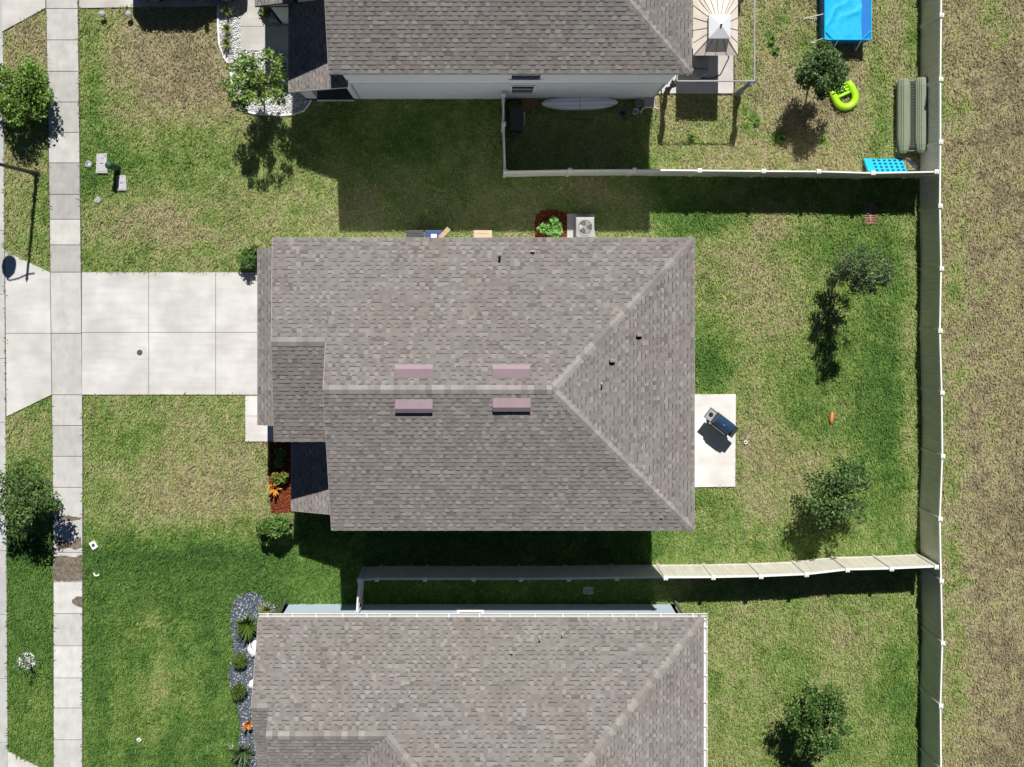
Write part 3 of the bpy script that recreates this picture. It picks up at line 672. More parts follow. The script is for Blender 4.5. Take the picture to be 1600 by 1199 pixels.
hip_caps(cp2, (XE2-.02,YN2-.02,z2), (XE2-RUN2,YR2,ZR2), 8); hip_caps(cp2, (XH2+YW2-YR2,YR2,ZR2), (XH2,YW2,ZW2), 9)
hip_caps(cp2, (XE2-.02,YS2+.02,z2), (XE2-RUN2,YR2,ZR2), 10); caps(cp2, (XH2+YW2-YR2,YR2,ZR2), (XE2-RUN2,YR2,ZR2), d2N, d2S, 11)
cp2.build("ridge_cap", M['shingle'], ro2)
fb = MB(); board(fb, (XE2,YS2,z2), (XE2,YN2,z2), .0, .16, outward=(1,0,0)); board(fb, (XF2,YN2,z2), (XE2+.02,YN2,z2), .0, .16, outward=(0,1,0))
for a, b in (((XF2,YN2,z2),(XF2,YF2,ZF2)), ((XF2,2*YF2-YN2,z2),(XF2,YF2,ZF2)), ((XG2,YF2-.3,ZF2),(XG2,YW2,ZW2)), ((XG2,YSW2,z2),(XG2,YW2,ZW2))): board(fb, a, b, -.012, .18, outward=(-1,0,0))
fb.build("fascia", M['fascia'], ro2)
def gutter(a, b, out):
    a, b, out = Vector(a), Vector(b), Vector(out); m = MB()
    prof = [(.026,-.02),(.026,-.13),(.115,-.13),(.14,-.01),(.155,-.01),(.155,-.0),(.128,-.0),(.105,-.118),(.036,-.118),(.036,-.02)]
    A = [a+out*o+Vector((0,0,h)) for o, h in prof]; B = [b+out*o+Vector((0,0,h)) for o, h in prof]; n = len(prof)
    m.mesh(A+B, [(i,(i+1)%n,n+(i+1)%n,n+i) for i in range(n)]+[tuple(range(n)), tuple(range(2*n-1,n-1,-1))])
    g = m.build("gutter", M['trim'], ro2); L = (b-a).length; t = (b-a).normalized(); s = .35; r = random.Random(4)
    while s < L:
        k = MB(); p = a+t*s; vs = [p+t*x+out*o+Vector((0,0,h)) for x in (-.022,.022) for o, h in ((.01,.012),(.165,.012),(.165,-.004),(.01,-.004))]
        k.mesh(vs, [(0,1,5,4),(1,2,6,5),(2,3,7,6),(3,0,4,7),(0,3,2,1),(4,5,6,7)]); k.build("hanger", M['white'], g); s += r.uniform(.85,1.25)
    return g
gutter((XF2,YN2,z2), (XE2+.16,YN2,z2), (0,1,0)); gutter((XE2,YN2,z2), (XE2,YS2,z2), (1,0,0))
def downspout(x, y, dy):
    m = MB(); m.tube([(x,y+.10,2.78),(x,y+.02,2.6),(x,y-dy,2.45),(x,y-dy,.25),(x,y-dy+.14,.06)], .045, 8); m.build("downspout", M['gutterdk'], south)
downspout(-8.0, -12.5, .33); downspout(7.9, -12.5, .33)
window(south, 'x', -12.9, 1, -.87, .0, 1.05, 2.2)
N2 = lambda x, y: on_plane(x, y, z2, 'N', YN2, p2)
hood_vent(ro2, N2(612.5,1058), s=.6, tilt=TLN); hood_vent(ro2, N2(798.5,1022), s=.65, tilt=TLN); pipe_vent(ro2, N2(640,1082), .024, .22); pipe_vent(ro2, N2(843,996), .028, .28); pipe_vent(ro2, N2(878,991), .026, .22)

# ------------------------------------------------------------------ fences
FH = 1.83
def fence(name, label, pts, skip=(), h=FH, arms=None):
    Q = [P(x, y, h) for x, y in pts]; root = empty(name, (Q[0].x,Q[0].y,0), label, "fence", "vinyl privacy fences")
    for i in range(len(Q)-1):
        if i in skip: continue
        a, b = Q[i].copy(), Q[i+1].copy(); a.z = b.z = 0; d = (b-a); L = d.length; ang = math.atan2(d.y, d.x)
        Mx = Matrix.Translation(a) @ Matrix.Rotation(ang, 4, 'Z')
        m = MB(); nb = max(1, round((L-.12)/.16)); bw = (L-.12)/nb
        for k in range(nb): m.box(.06+k*bw+.002, .06+(k+1)*bw-.002, -.018+.002*(k%2), .018-.002*(k%2), .14, h-.15, M=Mx)
        m.build("panel", M['vinyl'], root)
        rl = MB(); rl.box(.05, L-.05, -.028, .028, h-.16, h-.02, M=Mx, bev=.008); rl.build("rail", M['vinylcap'], root)  # top rail paler than the bottom one: sunlight from above painted into its colour
        rl = MB(); rl.box(.05, L-.05, -.028, .028, .05, .17, M=Mx, bev=.008); rl.build("rail", M['vinyl'], root)
    for q in Q:
        m = MB(); m.box(q.x-.064,q.x+.064,q.y-.064,q.y+.064,-.1,h+.01, bev=.008); po = m.build("post", M['vinyl'], root)
        c = MB(); s = .082; z = h+.01; c.box(q.x-s,q.x+s,q.y-s,q.y+s,z,z+.035, bev=.008)
        c.mesh([(q.x-s*.85,q.y-s*.85,z+.034),(q.x+s*.85,q.y-s*.85,z+.034),(q.x+s*.85,q.y+s*.85,z+.034),(q.x-s*.85,q.y+s*.85,z+.034),(q.x,q.y,z+.075)], [(0,1,4),(1,2,4),(2,3,4),(3,0,4)])
        c.build("post_cap", M['vinylcap'], po)
    return root
fence("vinyl_fence", "long pale fence between the back lawns and the dry field",
      [(1472,-171),(1471,-74),(1471,24),(1470,124),(1470,222),(1469,322),(1471,420),(1469,517),(1472,614),(1473,713),(1469,811),(1471,908),(1473,1005),(1470,1103),(1471,1203),(1470,1301)])
fence("vinyl_fence", "pale fence closing off the yard with the paddleboard and blue pool mat",
      [(787,149),(787,194),(789.5,268),(891,266),(992,265.5),(1093,266.5),(1193,267.5),(1279,268),(1364,270.5),(1463,268.5)])
fence("vinyl_fence", "bent pale fence between the central house and the bottom house, half in deep shade",
      [(561,907),(589,905.5),(664,905.5),(740,905.5),(814,905.5),(889,905),(964,904),(1040,903),(1114.5,902.5),(1189,901),(1260,898),(1324,890.6),(1393,889),(1463,886)])
# side gate with diagonal brace
ga, gb = P(560.5,909,FH), P(557,963,FH); ga.z = gb.z = 0
gate = empty("side_gate", ga, "pale side gate with a diagonal brace at the left end of the bent fence", "gate")
d = gb-ga; L = d.length-.12; Mx = Matrix.Translation(ga) @ Matrix.Rotation(math.atan2(d.y,d.x), 4, 'Z')
m = MB()
for k in range(9): m.box(.1+k*(L-.1)/9+.002,.1+(k+1)*(L-.1)/9-.002,-.016,.016,.14,FH-.12,M=Mx)
m.build("panel", M['vinyl'], gate)
m = MB(); m.box(.08,L+.02,-.03,.03,FH-.13,FH-.02,M=Mx); m.box(.08,L+.02,-.03,.03,.06,.16,M=Mx); m.box(.06,.12,-.032,.032,.06,FH-.02,M=Mx); m.box(L-.02,L+.04,-.032,.032,.06,FH-.02,M=Mx); m.build("frame", M['vinylcap'], gate)
m = MB(); m.tube([Mx@Vector((.12,.03,.2)), Mx@Vector((L-.02,.03,FH-.15))], .012, 6); m.build("brace", M['white'], gate)
m = MB(); e = Mx@Vector((L+.09,0,0)); m.box(e.x-.06,e.x+.06,e.y-.06,e.y+.06,-.1,FH, bev=.008); m.build("post", M['vinylcap'], gate)
m = MB(); m.box(L-.12,L-.02,.03,.08,1.0,1.12,M=Mx); m.build("latch", M['black'], gate)

# ------------------------------------------------------------------ plants
def leaf_cloud(name, centers, radii, n, size, cols, seed, parent, mat_=None, flat=.55, hang=0.0, aspect=.5, zmin=.05):
    """many small folded leaves spread through clumps (centre, radius) -> one crown mesh"""
    r = np.random.default_rng(seed); centers = np.array(centers, float); radii = np.array(radii, float)
    wgt = radii**2.2; k = r.choice(len(centers), n, p=wgt/wgt.sum())
    d = r.normal(size=(n,3)); d /= np.linalg.norm(d, axis=1)[:,None]
    rad = radii[k]*np.minimum(r.random(n)**.42*1.08, 1.15); p = centers[k] + d*rad[:,None]*np.array([1,1,.8]); p[:,2] = np.maximum(p[:,2], zmin)
    L = size*r.uniform(.6, 1.35, n); W = L*aspect*r.uniform(.8, 1.2, n)
    a = r.uniform(0, 2*np.pi, n); el = r.normal(-hang, flat, n)
    t = np.stack([np.cos(a)*np.cos(el), np.sin(a)*np.cos(el), np.sin(el)], -1)
    up = np.stack([r.normal(0,.5,n), r.normal(0,.5,n), np.ones(n)], -1)
    s = np.cross(up, t); s /= np.linalg.norm(s, axis=1)[:,None]; nn = np.cross(t, s)
    v = np.zeros((n,4,3)); v[:,0] = p - t*(L*.5)[:,None]; v[:,1] = p + s*(W*.5)[:,None] + nn*(W*.18)[:,None]; v[:,2] = p + t*(L*.5)[:,None]; v[:,3] = p - s*(W*.5)[:,None] + nn*(W*.18)[:,None]
    b = np.arange(n)*4; f = np.concatenate([np.stack([b,b+2,b+1],-1), np.stack([b,b+3,b+2],-1)])
    cols = np.array(cols); c = cols[r.integers(0, len(cols), n)]*r.uniform(.55, 1.6, n)[:,None]
    clump = r.uniform(.8, 1.2, len(centers))[k][:,None]
    off = np.array(parent_off(parent))
    return np_mesh(name, v.reshape(-1,3)-off, f, np.repeat(np.clip(c*clump,0,1),4,axis=0), mat_ or M['leaf'], parent, n=3)
def parent_off(p):
    o = Vector((0,0,0))
    while p is not None: o += Vector(p.location); p = p.parent
    return o
G_BRIGHT = [(.13,.25,.035),(.17,.29,.045),(.10,.20,.03),(.21,.30,.07)]
G_MID = [(.075,.15,.028),(.10,.19,.035),(.055,.12,.022),(.13,.20,.05)]
G_DARK = [(.042,.098,.022),(.062,.132,.03),(.085,.16,.036),(.13,.20,.07)]
G_GREY = [(.07,.12,.045),(.09,.14,.05),(.055,.10,.035),(.12,.17,.07)]
def tree(name, label, cat, base, crown, R, H, n, size, cols, seed, nclump=16, squash=.75, group=None, lean=None, trunk_r=.045, flat=.55, spread=.32, hang=0., aspect=.5, cone=False):
    """base/crown given as photo pixels; crown = (px,py,z centre)"""
    B = P(*base); C = P(crown[0], crown[1], crown[2]); root = empty(name, (B.x,B.y,0), label, cat, group)
    r = random.Random(seed); tk = MB(); cl = []; rr = []
    for i in range(nclump):
        a = r.uniform(0, 2*math.pi); q = math.sqrt(r.random())*.86; zz = r.uniform(-1, 1)
        if cone:
            zz = -1 + 2*((i*.618)%1); w = (1-.55*max(0,zz))*(.75+.35*min(0,zz)+.3)
        else: w = math.sqrt(max(.05, 1-zz*zz*.75))
        c = C + Vector((math.cos(a)*q*R*w, math.sin(a)*q*R*w, zz*H*.5*squash)); cl.append(c); rr.append(R*spread*r.uniform(.7,1.25))
    top = Vector((C.x,C.y,C.z+H*.25)); mid = Vector((B.x,B.y,0)).lerp(C,.55); mid += Vector((r.uniform(-.05,.05),r.uniform(-.05,.05),0))
    tk.tube([(B.x,B.y,-.05),(B.x+.01,B.y,.2),mid,C,top], [trunk_r*1.3,trunk_r,trunk_r*.8,trunk_r*.5,trunk_r*.2], 7)
    for c in cl[::1]:
        s = mid.lerp(C, r.uniform(0,.9)); m_ = s.lerp(c,.5)+Vector((0,0,.06)); tk.tube([s,m_,c], [trunk_r*.42,trunk_r*.28,trunk_r*.12], 5)
    tk.build("trunk", M['bark'], root)
    leaf_cloud("crown", cl, rr, n, size, cols, seed, root, flat=flat, hang=hang, aspect=aspect)
    return root
tree("street_tree", "bushy street tree on the verge beside the lamp post", "tree", (60,168), (30,144,1.45), 1.42, 1.6, 4800, .14, G_BRIGHT, 31, 46, group="trees along the street verge", spread=.26)
tree("street_tree", "street tree on the verge beside the wet stained pavement", "tree", (58,790), (32,782,1.9), 1.55, 1.9, 4400, .135, G_MID+G_GREY[:2], 32, 46, group="trees along the street verge", spread=.24)
tree("ornamental_tree", "loose bright leaved tree growing out of the white stone bed", "tree", (412,124), (401,131,2.6), 1.45, 2.6, 3300, .15, G_BRIGHT+[(.30,.36,.14)], 33, 60, spread=.17, flat=.8)
tree("yard_tree", "dense dark glossy tree between the pool and the lime float", "tree", (1262,135), (1287,108,2.2), 1.10, 1.9, 5200, .125, G_DARK, 34, 34, spread=.28, group="young trees in the back yards")
tree("yard_tree", "tall wispy tree in the central back lawn with a long dark shadow", "tree", (1302,432), (1346,424,3.0), 1.0, 4.7, 3900, .13, [(.10,.16,.06),(.13,.19,.07),(.08,.13,.05),(.17,.22,.10)], 35, 60, spread=.24, group="young trees in the back yards", squash=.82, flat=.9, cone=True, aspect=.36)
tree("yard_tree", "round leafy tree on the central back lawn beside the bent fence", "tree", (1283,800), (1314,777,2.0), 1.62, 2.0, 5000, .13, G_DARK+G_MID[:1]+[(.13,.19,.07)], 36, 44, spread=.23, group="young trees in the back yards")
tree("yard_tree", "leafy tree in the back lawn of the bottom house", "tree", (1252,1092), (1273,1122,2.2), 1.5, 2.2, 5000, .135, G_MID+G_DARK[:2], 37, 44, spread=.23, group="young trees in the back yards")
# sapling in a ring of pale stones on the verge
tree("sapling", "bare thin sapling standing in a ring of pale stones on the verge", "tree", (44,1034), (38,1036,1.1), .42, 1.5, 90, .09, G_GREY, 38, 9, trunk_r=.02, spread=.3)

def shrub(name, label, px, R, Hh, n, size, cols, seed, group=None, ball=False, parent_name="foliage", **kw):
    B = P(*px); root = empty(name, (B.x,B.y,0), label, "shrub" if not kw.get('cat') else kw['cat'], group); r = random.Random(seed)
    if ball: cl = [(B.x,B.y,Hh*.5)]; rr = [R]
    else:
        cl = []; rr = []
        for i in range(9):
            a = r.uniform(0,6.28); q = math.sqrt(r.random())*R*.65; cl.append((B.x+math.cos(a)*q,B.y+math.sin(a)*q,Hh*r.uniform(.35,.85))); rr.append(R*r.uniform(.3,.5))
    leaf_cloud("foliage", cl, rr, n, size, cols, seed, root, flat=kw.get('flat',.6), aspect=kw.get('aspect',.5))
    st = MB()
    for c in cl[:6]: st.tube([(B.x,B.y,-.03),(B.x*.4+c[0]*.6,B.y*.4+c[1]*.6,c[2]*.6),c], [.018,.013,.006], 5)
    st.build("stem", M['bark'], root); return root
def rosette(name, label, px, R, n, w, cols, seed, cat="plant", group=None, arch=.6, h=.5):
    """strap leaves arching from one crown"""
    B = P(*px); root = empty(name, (B.x,B.y,0), label, cat, group); r = random.Random(seed); m = MB()
    for i in range(n):
        a = r.uniform(0,6.28); L = R*r.uniform(.65,1.1); d = Vector((math.cos(a),math.sin(a),0)); s = Vector((-d.y,d.x,0)); c = r.choice(cols); k = r.uniform(.75,1.25); c = tuple(min(1,x*k) for x in c)
        hh = h*r.uniform(.5,1.2); ps = []
        for t in (0,.3,.65,1): ps.append(Vector((B.x,B.y,0)) + d*(L*t) + Vector((0,0,hh*math.sin(min(t*1.1,1)*math.pi*arch)+.02)))
        ws = [w*.6,w,w*.8,.004]
        for j in range(3):
            m.poly([ps[j]-s*ws[j]*.5, ps[j+1]-s*ws[j+1]*.5, ps[j+1]+s*ws[j+1]*.5, ps[j]+s*ws[j]*.5], c)
    m.build("leaves", M['leaf'], root); st = MB(); st.tube([(B.x,B.y,-.03),(B.x,B.y,h*.3)], [.035,.02], 6); st.build("stem", M['bark'], root); return root
shrub("shrub", "dark leafy shrub at the garage corner beside the white driveway", (393,402), .55, 1.0, 900, .13, G_MID+G_DARK, 41)
shrub("shrub", "bright green shrub in dark red mulch beside the air conditioner", (862,356), .55, .7, 800, .15, [(.10,.24,.04),(.14,.30,.06),(.20,.34,.10)], 42, aspect=.65)
shrub("shrub", "leafy shrub in the red mulch bed under the porch roof edge", (441,740), .38, .8, 500, .14, G_BRIGHT+[(.4,.12,.03)], 43)
shrub("shrub", "large shrub at the end of the red mulch bed beside the lawn", (437,820), .82, 1.6, 2300, .15, G_MID+G_BRIGHT[:1], 44)
shrub("shrub", "shaded shrub in the mulch behind the front walk", (440,712), .4, .7, 450, .12, G_MID, 45)
shrub("shrub", "small mixed green and orange shrub beside the front walk of the top house", (415,20), .33, .5, 350, .12, G_MID+[(.35,.16,.04)], 46)
rosette("bromeliad", "orange bromeliad in the red mulch bed by the central house", (431,762), .30, 26, .075, [(.70,.33,.05),(.80,.48,.12),(.60,.22,.03)], 47, group="orange bromeliads")
rosette("bromeliad", "orange bromeliad in the blue grey stones of the bottom house", (391,1127), .26, 22, .075, [(.75,.30,.08),(.85,.52,.20),(.65,.22,.04)], 48, group="orange bromeliads")
rosette("palm_plant", "green strappy palm at the top corner of the blue grey stone bed", (390,972), .62, 70, .06, [(.10,.19,.03),(.16,.25,.05),(.07,.14,.02)], 49, h=.7)
rosette("variegated_plant", "pale yellow variegated plant beside the downspout of the bottom house", (419,952), .42, 80, .035, [(.42,.42,.16),(.5,.48,.25),(.22,.28,.08)], 50, h=.45)
rosette("lily_plant", "long leaved lily plant in the lowest part of the blue grey stone bed", (382,1172), .62, 60, .045, [(.08,.14,.05),(.14,.22,.08),(.05,.10,.03)], 51, h=.5)
shrub("topiary_ball", "clipped round shrub in the blue grey stones, the upper of the pair", (377,1028), .31, .6, 1500, .06, [(.075,.14,.02),(.11,.18,.03),(.14,.16,.04)], 52, group="clipped round shrubs", ball=True)
shrub("topiary_ball", "clipped round shrub in the blue grey stones, the lower of the pair", (375.5,1076), .32, .62, 1500, .06, [(.075,.14,.02),(.11,.18,.03),(.10,.17,.03)], 53, group="clipped round shrubs", ball=True)
rosette("grass_clump", "grassy clump in the white stones, shaded by the parked car", (357,20), .28, 46, .028, [(.15,.22,.05),(.25,.30,.08)], 54, group="grassy clumps in the white stones", h=.4)
rosette("grass_clump", "sunlit grassy clump in the white stones nearest to the parked car's shadow", (356.5,48), .28, 50, .028, [(.18,.25,.05),(.30,.33,.09)], 55, group="grassy clumps in the white stones", h=.4)
rosette("grass_clump", "grassy clump in the white stones closest to the loose bright tree", (356.5,71), .31, 54, .028, [(.18,.25,.05),(.30,.33,.09)], 56, group="grassy clumps in the white stones", h=.4)
for i, (x, y, l) in enumerate(((363,1165,"white flower clump at the lawn edge of the blue grey stones, the upper one"),(366,1182,"white flower clump at the lawn edge of the blue grey stones, the lower one"))):
    rosette("flower_clump", l, (x,y), .13, 18, .06, [(.75,.75,.7),(.6,.62,.5),(.15,.22,.06)], 60+i, group="white flower clumps", h=.2)

# ------------------------------------------------------------------ stones, mulch
def scatter_stones(name, polys, dens, lo, hi, cols, mat_, seed, label, cat, chips=False, hole=None):
    r = np.random.default_rng(seed); V = []; F = []; Cc = []
    allp = np.array([q for pl in polys for q in pl]); x0, y0 = allp.min(0); x1, y1 = allp.max(0)
    n = int((x1-x0)*(y1-y0)/38.3**2*dens); px = r.uniform(x0,x1,n); py = r.uniform(y0,y1,n)
    k = np.zeros(n,bool)
    for pl in polys: k |= in_poly(px,py,pl)
    if hole:
        for h in hole: k &= ~in_poly(px,py,h)
    px, py = px[k], py[k]; n = len(px); X = PX(px); Y = PY(py)
    base = np.array([(1,0,0),(0,1,0),(-1,0,0),(0,-1,0),(0,0,.8),(0,0,-.8)]) if not chips else np.array([(1.6,0,0),(0,.5,.1),(-1.6,0,0),(0,-.5,.1),(0,0,.35),(0,0,-.2)])
    s = r.uniform(lo,hi,n); a = r.uniform(0,6.28,n); J = r.uniform(.65,1.3,(n,6,3))
    v = base[None]*J*s[:,None,None]; ca, sa = np.cos(a)[:,None], np.sin(a)[:,None]; t = r.normal(0,.35,(n,1))
    vx = v[:,:,0]*ca - v[:,:,1]*sa; vy = v[:,:,0]*sa + v[:,:,1]*ca; vz = v[:,:,2] + vx*t
    out = np.stack([vx+X[:,None], vy+Y[:,None], vz+.02+r.uniform(0,.03,(n,1))], -1)
    tri = np.array([(0,1,4),(1,2,4),(2,3,4),(3,0,4),(1,0,5),(2,1,5),(3,2,5),(0,3,5)])
    f = (np.arange(n)*6)[:,None,None] + tri[None]
    cols = np.array(cols); c = cols[r.integers(0,len(cols),n)]*r.uniform(.8,1.15,n)[:,None]
    o = np_mesh(name, out.reshape(-1,3), f.reshape(-1,3), np.repeat(np.clip(c,0,1),6,axis=0), mat_, n=3); tag(o, label, cat, kind='stuff')
def bed(name, poly, col, z=.018):
    m = MB(); slab(m, poly, -.1, z, None); tag(m.build(name, col), kind='structure')
M['bedwhite'] = mat('white stone grit', (.42,.42,.42), rough=1, var=.2, scale=25, bump=.6)
M['bedblue'] = mat('blue stone grit', (.085,.095,.115), rough=1, var=.25, scale=25, bump=.6)
M['bedred'] = mat('mulch base', (.13,.035,.018), rough=1, var=.3, scale=25, bump=.6)
bed("white_stone_bed", bed_white[:-2]+[(452,0),(452,-10),(362,-10)], M['bedwhite'], .014); bed("blue_stone_bed", bed_blue, M['bedblue']); bed("mulch_bed", bed_red, M['bedred'], .012); bed("mulch_bed", bed_ac, M['bedred'], .012)
scatter_stones("white_stones", [bed_white], 300, .022, .05, [(.78,.78,.78),(.68,.68,.69),(.55,.55,.56),(.85,.84,.82)], M['stone'], 71, "white landscaping stones round the loose bright tree", "stones", hole=[n_walk,n_slab,n_drive])
scatter_stones("blue_stones", [bed_blue], 330, .022, .05, [(.16,.19,.24),(.22,.26,.32),(.10,.12,.15),(.45,.48,.52),(.13,.15,.19)], M['stone'], 72, "blue grey landscaping stones beside the bottom house", "stones")
scatter_stones("mulch", [bed_red, bed_ac], 420, .018, .04, [(.42,.09,.035),(.30,.06,.025),(.50,.15,.07),(.22,.05,.03)], M['mulch'], 73, "red mulch chips in the beds of the central house", "mulch", chips=True, hole=[ac_pad])
ring = [(43+14*math.cos(a*.5236), 1033+14*math.sin(a*.5236)) for a in range(12)]
scatter_stones("pale_stones", [ring], 420, .025, .05, [(.72,.73,.74),(.60,.61,.62),(.45,.45,.46)], M['stone'], 74, "ring of pale stones round the thin sapling", "stones")
# edging of the white bed
m = MB(); ed = [(341,9),(341,40),(343,70),(350,90),(359,103),(363,130),(368,160),(376,172),(396,178),(440,181),(458,179.5),(475,173.5),(483,163),(486,156)]
m.tube([(*P(x,y).xy, .05) for x, y in ed], .045, 6); tag(m.build("bed_edging", M['white']), "white curved edging round the white stone bed", "edging")
for i, (x, y, s, l) in enumerate(((399,1013,.34,"white boulder half hidden under the roof edge, the larger of two"),(396,1068,.2,"white boulder half hidden under the roof edge, the smaller of two"))):
    bm = bmesh.new(); bmesh.ops.create_icosphere(bm, subdivisions=2, radius=s); rr_ = random.Random(i+5)
    for v in bm.verts: v.co *= rr_.uniform(.86,1.1); v.co.z *= .6
    c = P(x,y); m = MB(); m.from_bm(bm, None, Matrix.Translation((c.x,c.y,.06))); tag(m.build("boulder", M['white']), l, "boulder", "white boulders in the blue stone bed")

# ------------------------------------------------------------------ street lamp (its arm and shade reach out over the road)
lb = P(58,272); lamp = empty("street_lamp", lb, "tall dark street lamp post standing on the grass verge", "street lamp")
m = MB(); m.disc_lathe((lb.x,lb.y,0), [(.15,-.05),(.15,.06),(.11,.10),(.10,.5),(.075,.6),(.062,3),(.05,5.0),(.05,5.05)], 14); m.build("pole", M['polemetal'], lamp)
m = MB(); m.tube([(lb.x+.3,lb.y,4.85),(lb.x,lb.y,4.9),(lb.x-.35,lb.y,5.1),(lb.x-.72,lb.y,5.2),(lb.x-.78,lb.y,5.05)], .03, 8); m.build("arm", M['polemetal'], lamp)
m = MB(); m.disc_lathe((lb.x,lb.y,5.05), [(.05,0),(.07,.05),(.03,.16),(.005,.26)], 10); m.build("finial", M['polemetal'], lamp)
m = MB(); cx_ = lb.x-.78; m.disc_lathe((cx_,lb.y,4.28), [(.22,.0),(.285,.04),(.30,.20),(.27,.42),(.16,.62),(.06,.72),(.05,.86)], 20); m.build("shade", M['polemetal'], lamp)
# ------------------------------------------------------------------ covers and pedestals in the front lawn
def cover(name, label, quad, z, mat_, group=None, cat="utility cover", lid=None):
    m = MB(); xy = ccw([tuple(P(x,y).xy) for x,y in quad]); m.prism(xy, -.05, z)
    c = P(sum(q[0] for q in quad)/4, sum(q[1] for q in quad)/4); root = empty(name, c, label, cat, group); m.build("frame", mat_, root)
    k = MB(); cc = Vector((c.x,c.y)); k.prism([tuple(cc+(Vector(p)-cc)*.82) for p in xy], z-.005, z+.012); o = k.build("lid", lid or mat_, root)
    h = MB(); h.tube([(c.x-.06,c.y,z+.012),(c.x-.05,c.y,z+.025),(c.x+.05,c.y,z+.025),(c.x+.06,c.y,z+.012)], .008, 6); h.build("handle", M['liddark'], o); return root
cover("utility_slab", "pale grey utility slab beside the green pedestal, the larger of two", [(152,241),(168,240),(169,271),(151,271)], .09, M['slabgrey'], "utility slabs in the front lawn")
cover("utility_slab", "smaller grey utility slab below the green pedestal", [(183,275),(198,274),(199,298),(183,298)], .09, M['slabgrey'], "utility slabs in the front lawn")
def round_lid(name, label, px, r, h, mat_, group, dot=None, cat="cover"):
    c = P(*px); root = empty(name, c, label, cat, group); m = MB(); m.disc_lathe(c, [(r,-.05),(r,h*.7),(r*.9,h)], 18); m.build("rim", mat_, root)
    k = MB(); k.disc_lathe(c, [(r*.82,h-.005),(r*.8,h+.012)], 16); k.build("lid", mat_, root)
    if dot: k = MB(); k.disc_lathe((c.x+.03,c.y-.02,h), [(.05,0),(.04,.03)], 10); k.build("plug", dot, root)
round_lid("meter_lid", "dark round meter lid with pale plug near the pavement", (139,257), .15, .07, M['grey'], "round lids in the front lawn", M['white'])
round_lid("meter_lid", "dark round lid in the grass below the utility slabs", (153,313), .14, .06, M['grey'], "round lids in the front lawn")
pb = P(184,263); ped = empty("utility_pedestal", pb, "green utility pedestal standing between two grey slabs", "pedestal")
m = MB(); m.disc_lathe((pb.x,pb.y,0), [(.14,-.05),(.14,.9),(.12,.93)], 18); m.build("body", M['pedgreen'], ped)
m = MB(); m.disc_lathe((pb.x,pb.y,.93), [(.15,-.03),(.15,.08),(.11,.17),(.03,.20)], 18); m.build("cap", M['pedgreen'], ped)
for i, (x, y, l) in enumerate(((164,25,"small path light in the grass, left of the pair near the top driveway"),(205,25,"small path light in the grass, nearest to the parked car"))):
    c = P(x,y); root = empty("path_light", c, l, "path light", "path lights beside the top driveway")
    m = MB(); m.tube([(c.x,c.y,-.05),(c.x,c.y,.33)], .018, 7); m.build("stake", M['dark'], root); m = MB(); m.disc_lathe((c.x,c.y,.33), [(.06,-.06),(.13,0),(.12,.03),(.05,.07)], 14); m.build("lamp_head", M['grey'], root)
c = P(219,551,0); root = empty("cleanout_cover", c, "dark round cover set in the middle of the white driveway", "cover")
m = MB(); m.box(c.x-.26,c.x+.26,c.y-.26,c.y+.26,.03,.055); m.build("frame", mat('paler concrete',(.56,.535,.50),var=.06,scale=4), root); m = MB(); m.disc_lathe((c.x,c.y,.05), [(.12,0),(.115,.014)], 20); m.build("lid", M['liddark'], root)
c = P(147,851.5); root = empty("sprinkler_box", c, "tilted white sprinkler box with a dark round hole on the lawn", "sprinkler box"); Mx = Matrix.Translation((c.x,c.y,0))@Matrix.Rotation(.55,4,'Z')
m = MB(); m.box(-.12,.12,-.16,.16,0,.09,M=Mx,bev=.015); m.build("box", M['white'], root); m = MB(); m.disc_lathe((c.x,c.y,.085), [(.075,0),(.07,.012)], 14); m.build("hole", M['liddark'], root)
def torus_arc(mb, c, R, r, a0, a1, n=14): mb.tube([(c.x+R*math.cos(a0+(a1-a0)*i/n), c.y+R*math.sin(a0+(a1-a0)*i/n), c.z) for i in range(n+1)], r, 7)
c = P(152,895); c.z = .07; m = MB(); torus_arc(m, c, .11, .03, 3.0, 5.9); tag(m.build("sprinkler_ring", M['white']), "white crescent shaped sprinkler ring lying in the deep green lawn", "sprinkler")
c = P(218,1155); root = empty("lawn_sprinkler", c, "small white sprinkler head in a bare spot of lawn", "sprinkler"); m = MB(); m.disc_lathe(c, [(.10,-.02),(.10,.07),(.07,.09)], 14); m.build("body", M['white'], root); m = MB(); m.disc_lathe((c.x,c.y,.085), [(.035,0),(.03,.03)], 10); m.build("nozzle", M['ventgrey'], root)

# ------------------------------------------------------------------ drain grate, paver, dog toys
c = P(1359,337); root = empty("drain_grate", c, "rusty slatted drain grate half in the fence shadow", "drain grate")
x0, x1, y0, y1 = PX(1348), PX(1371), PY(351), PY(318); m = MB()
for a in ((x0,x0+.05,y0,y1),(x1-.05,x1,y0,y1),(x0+.05,x1-.05,y0,y0+.05),(x0+.05,x1-.05,y1-.05,y1)): m.box(*a, -.05, .05)
m.build("frame", M['wood'], root); m = MB(); m.box(x0,x1,y0,y1,-.04,.008); m.build("pit", M['black'], root)
m = MB(); k = 11
for i in range(k): yy = y0+.07+(y1-y0-.14)*i/(k-1); m.box(x0+.051,x1-.051,yy-.016,yy+.016,.03,.052)
m.box((x0+x1)/2-.03,(x0+x1)/2+.03,y0+.051,y1-.051,.02,.058); m.build("grate", M['rust'], root)
c = P(919,923); m = MB(); Mx = Matrix.Translation((c.x,c.y,0)); m.box(-.21,.21,-.15,.15,-.03,.06,M=Mx,bev=.03); tag(m.build("stepping_stone", M['paver']), "lilac grey stepping stone in the dark strip behind the bent fence", "stepping stone")
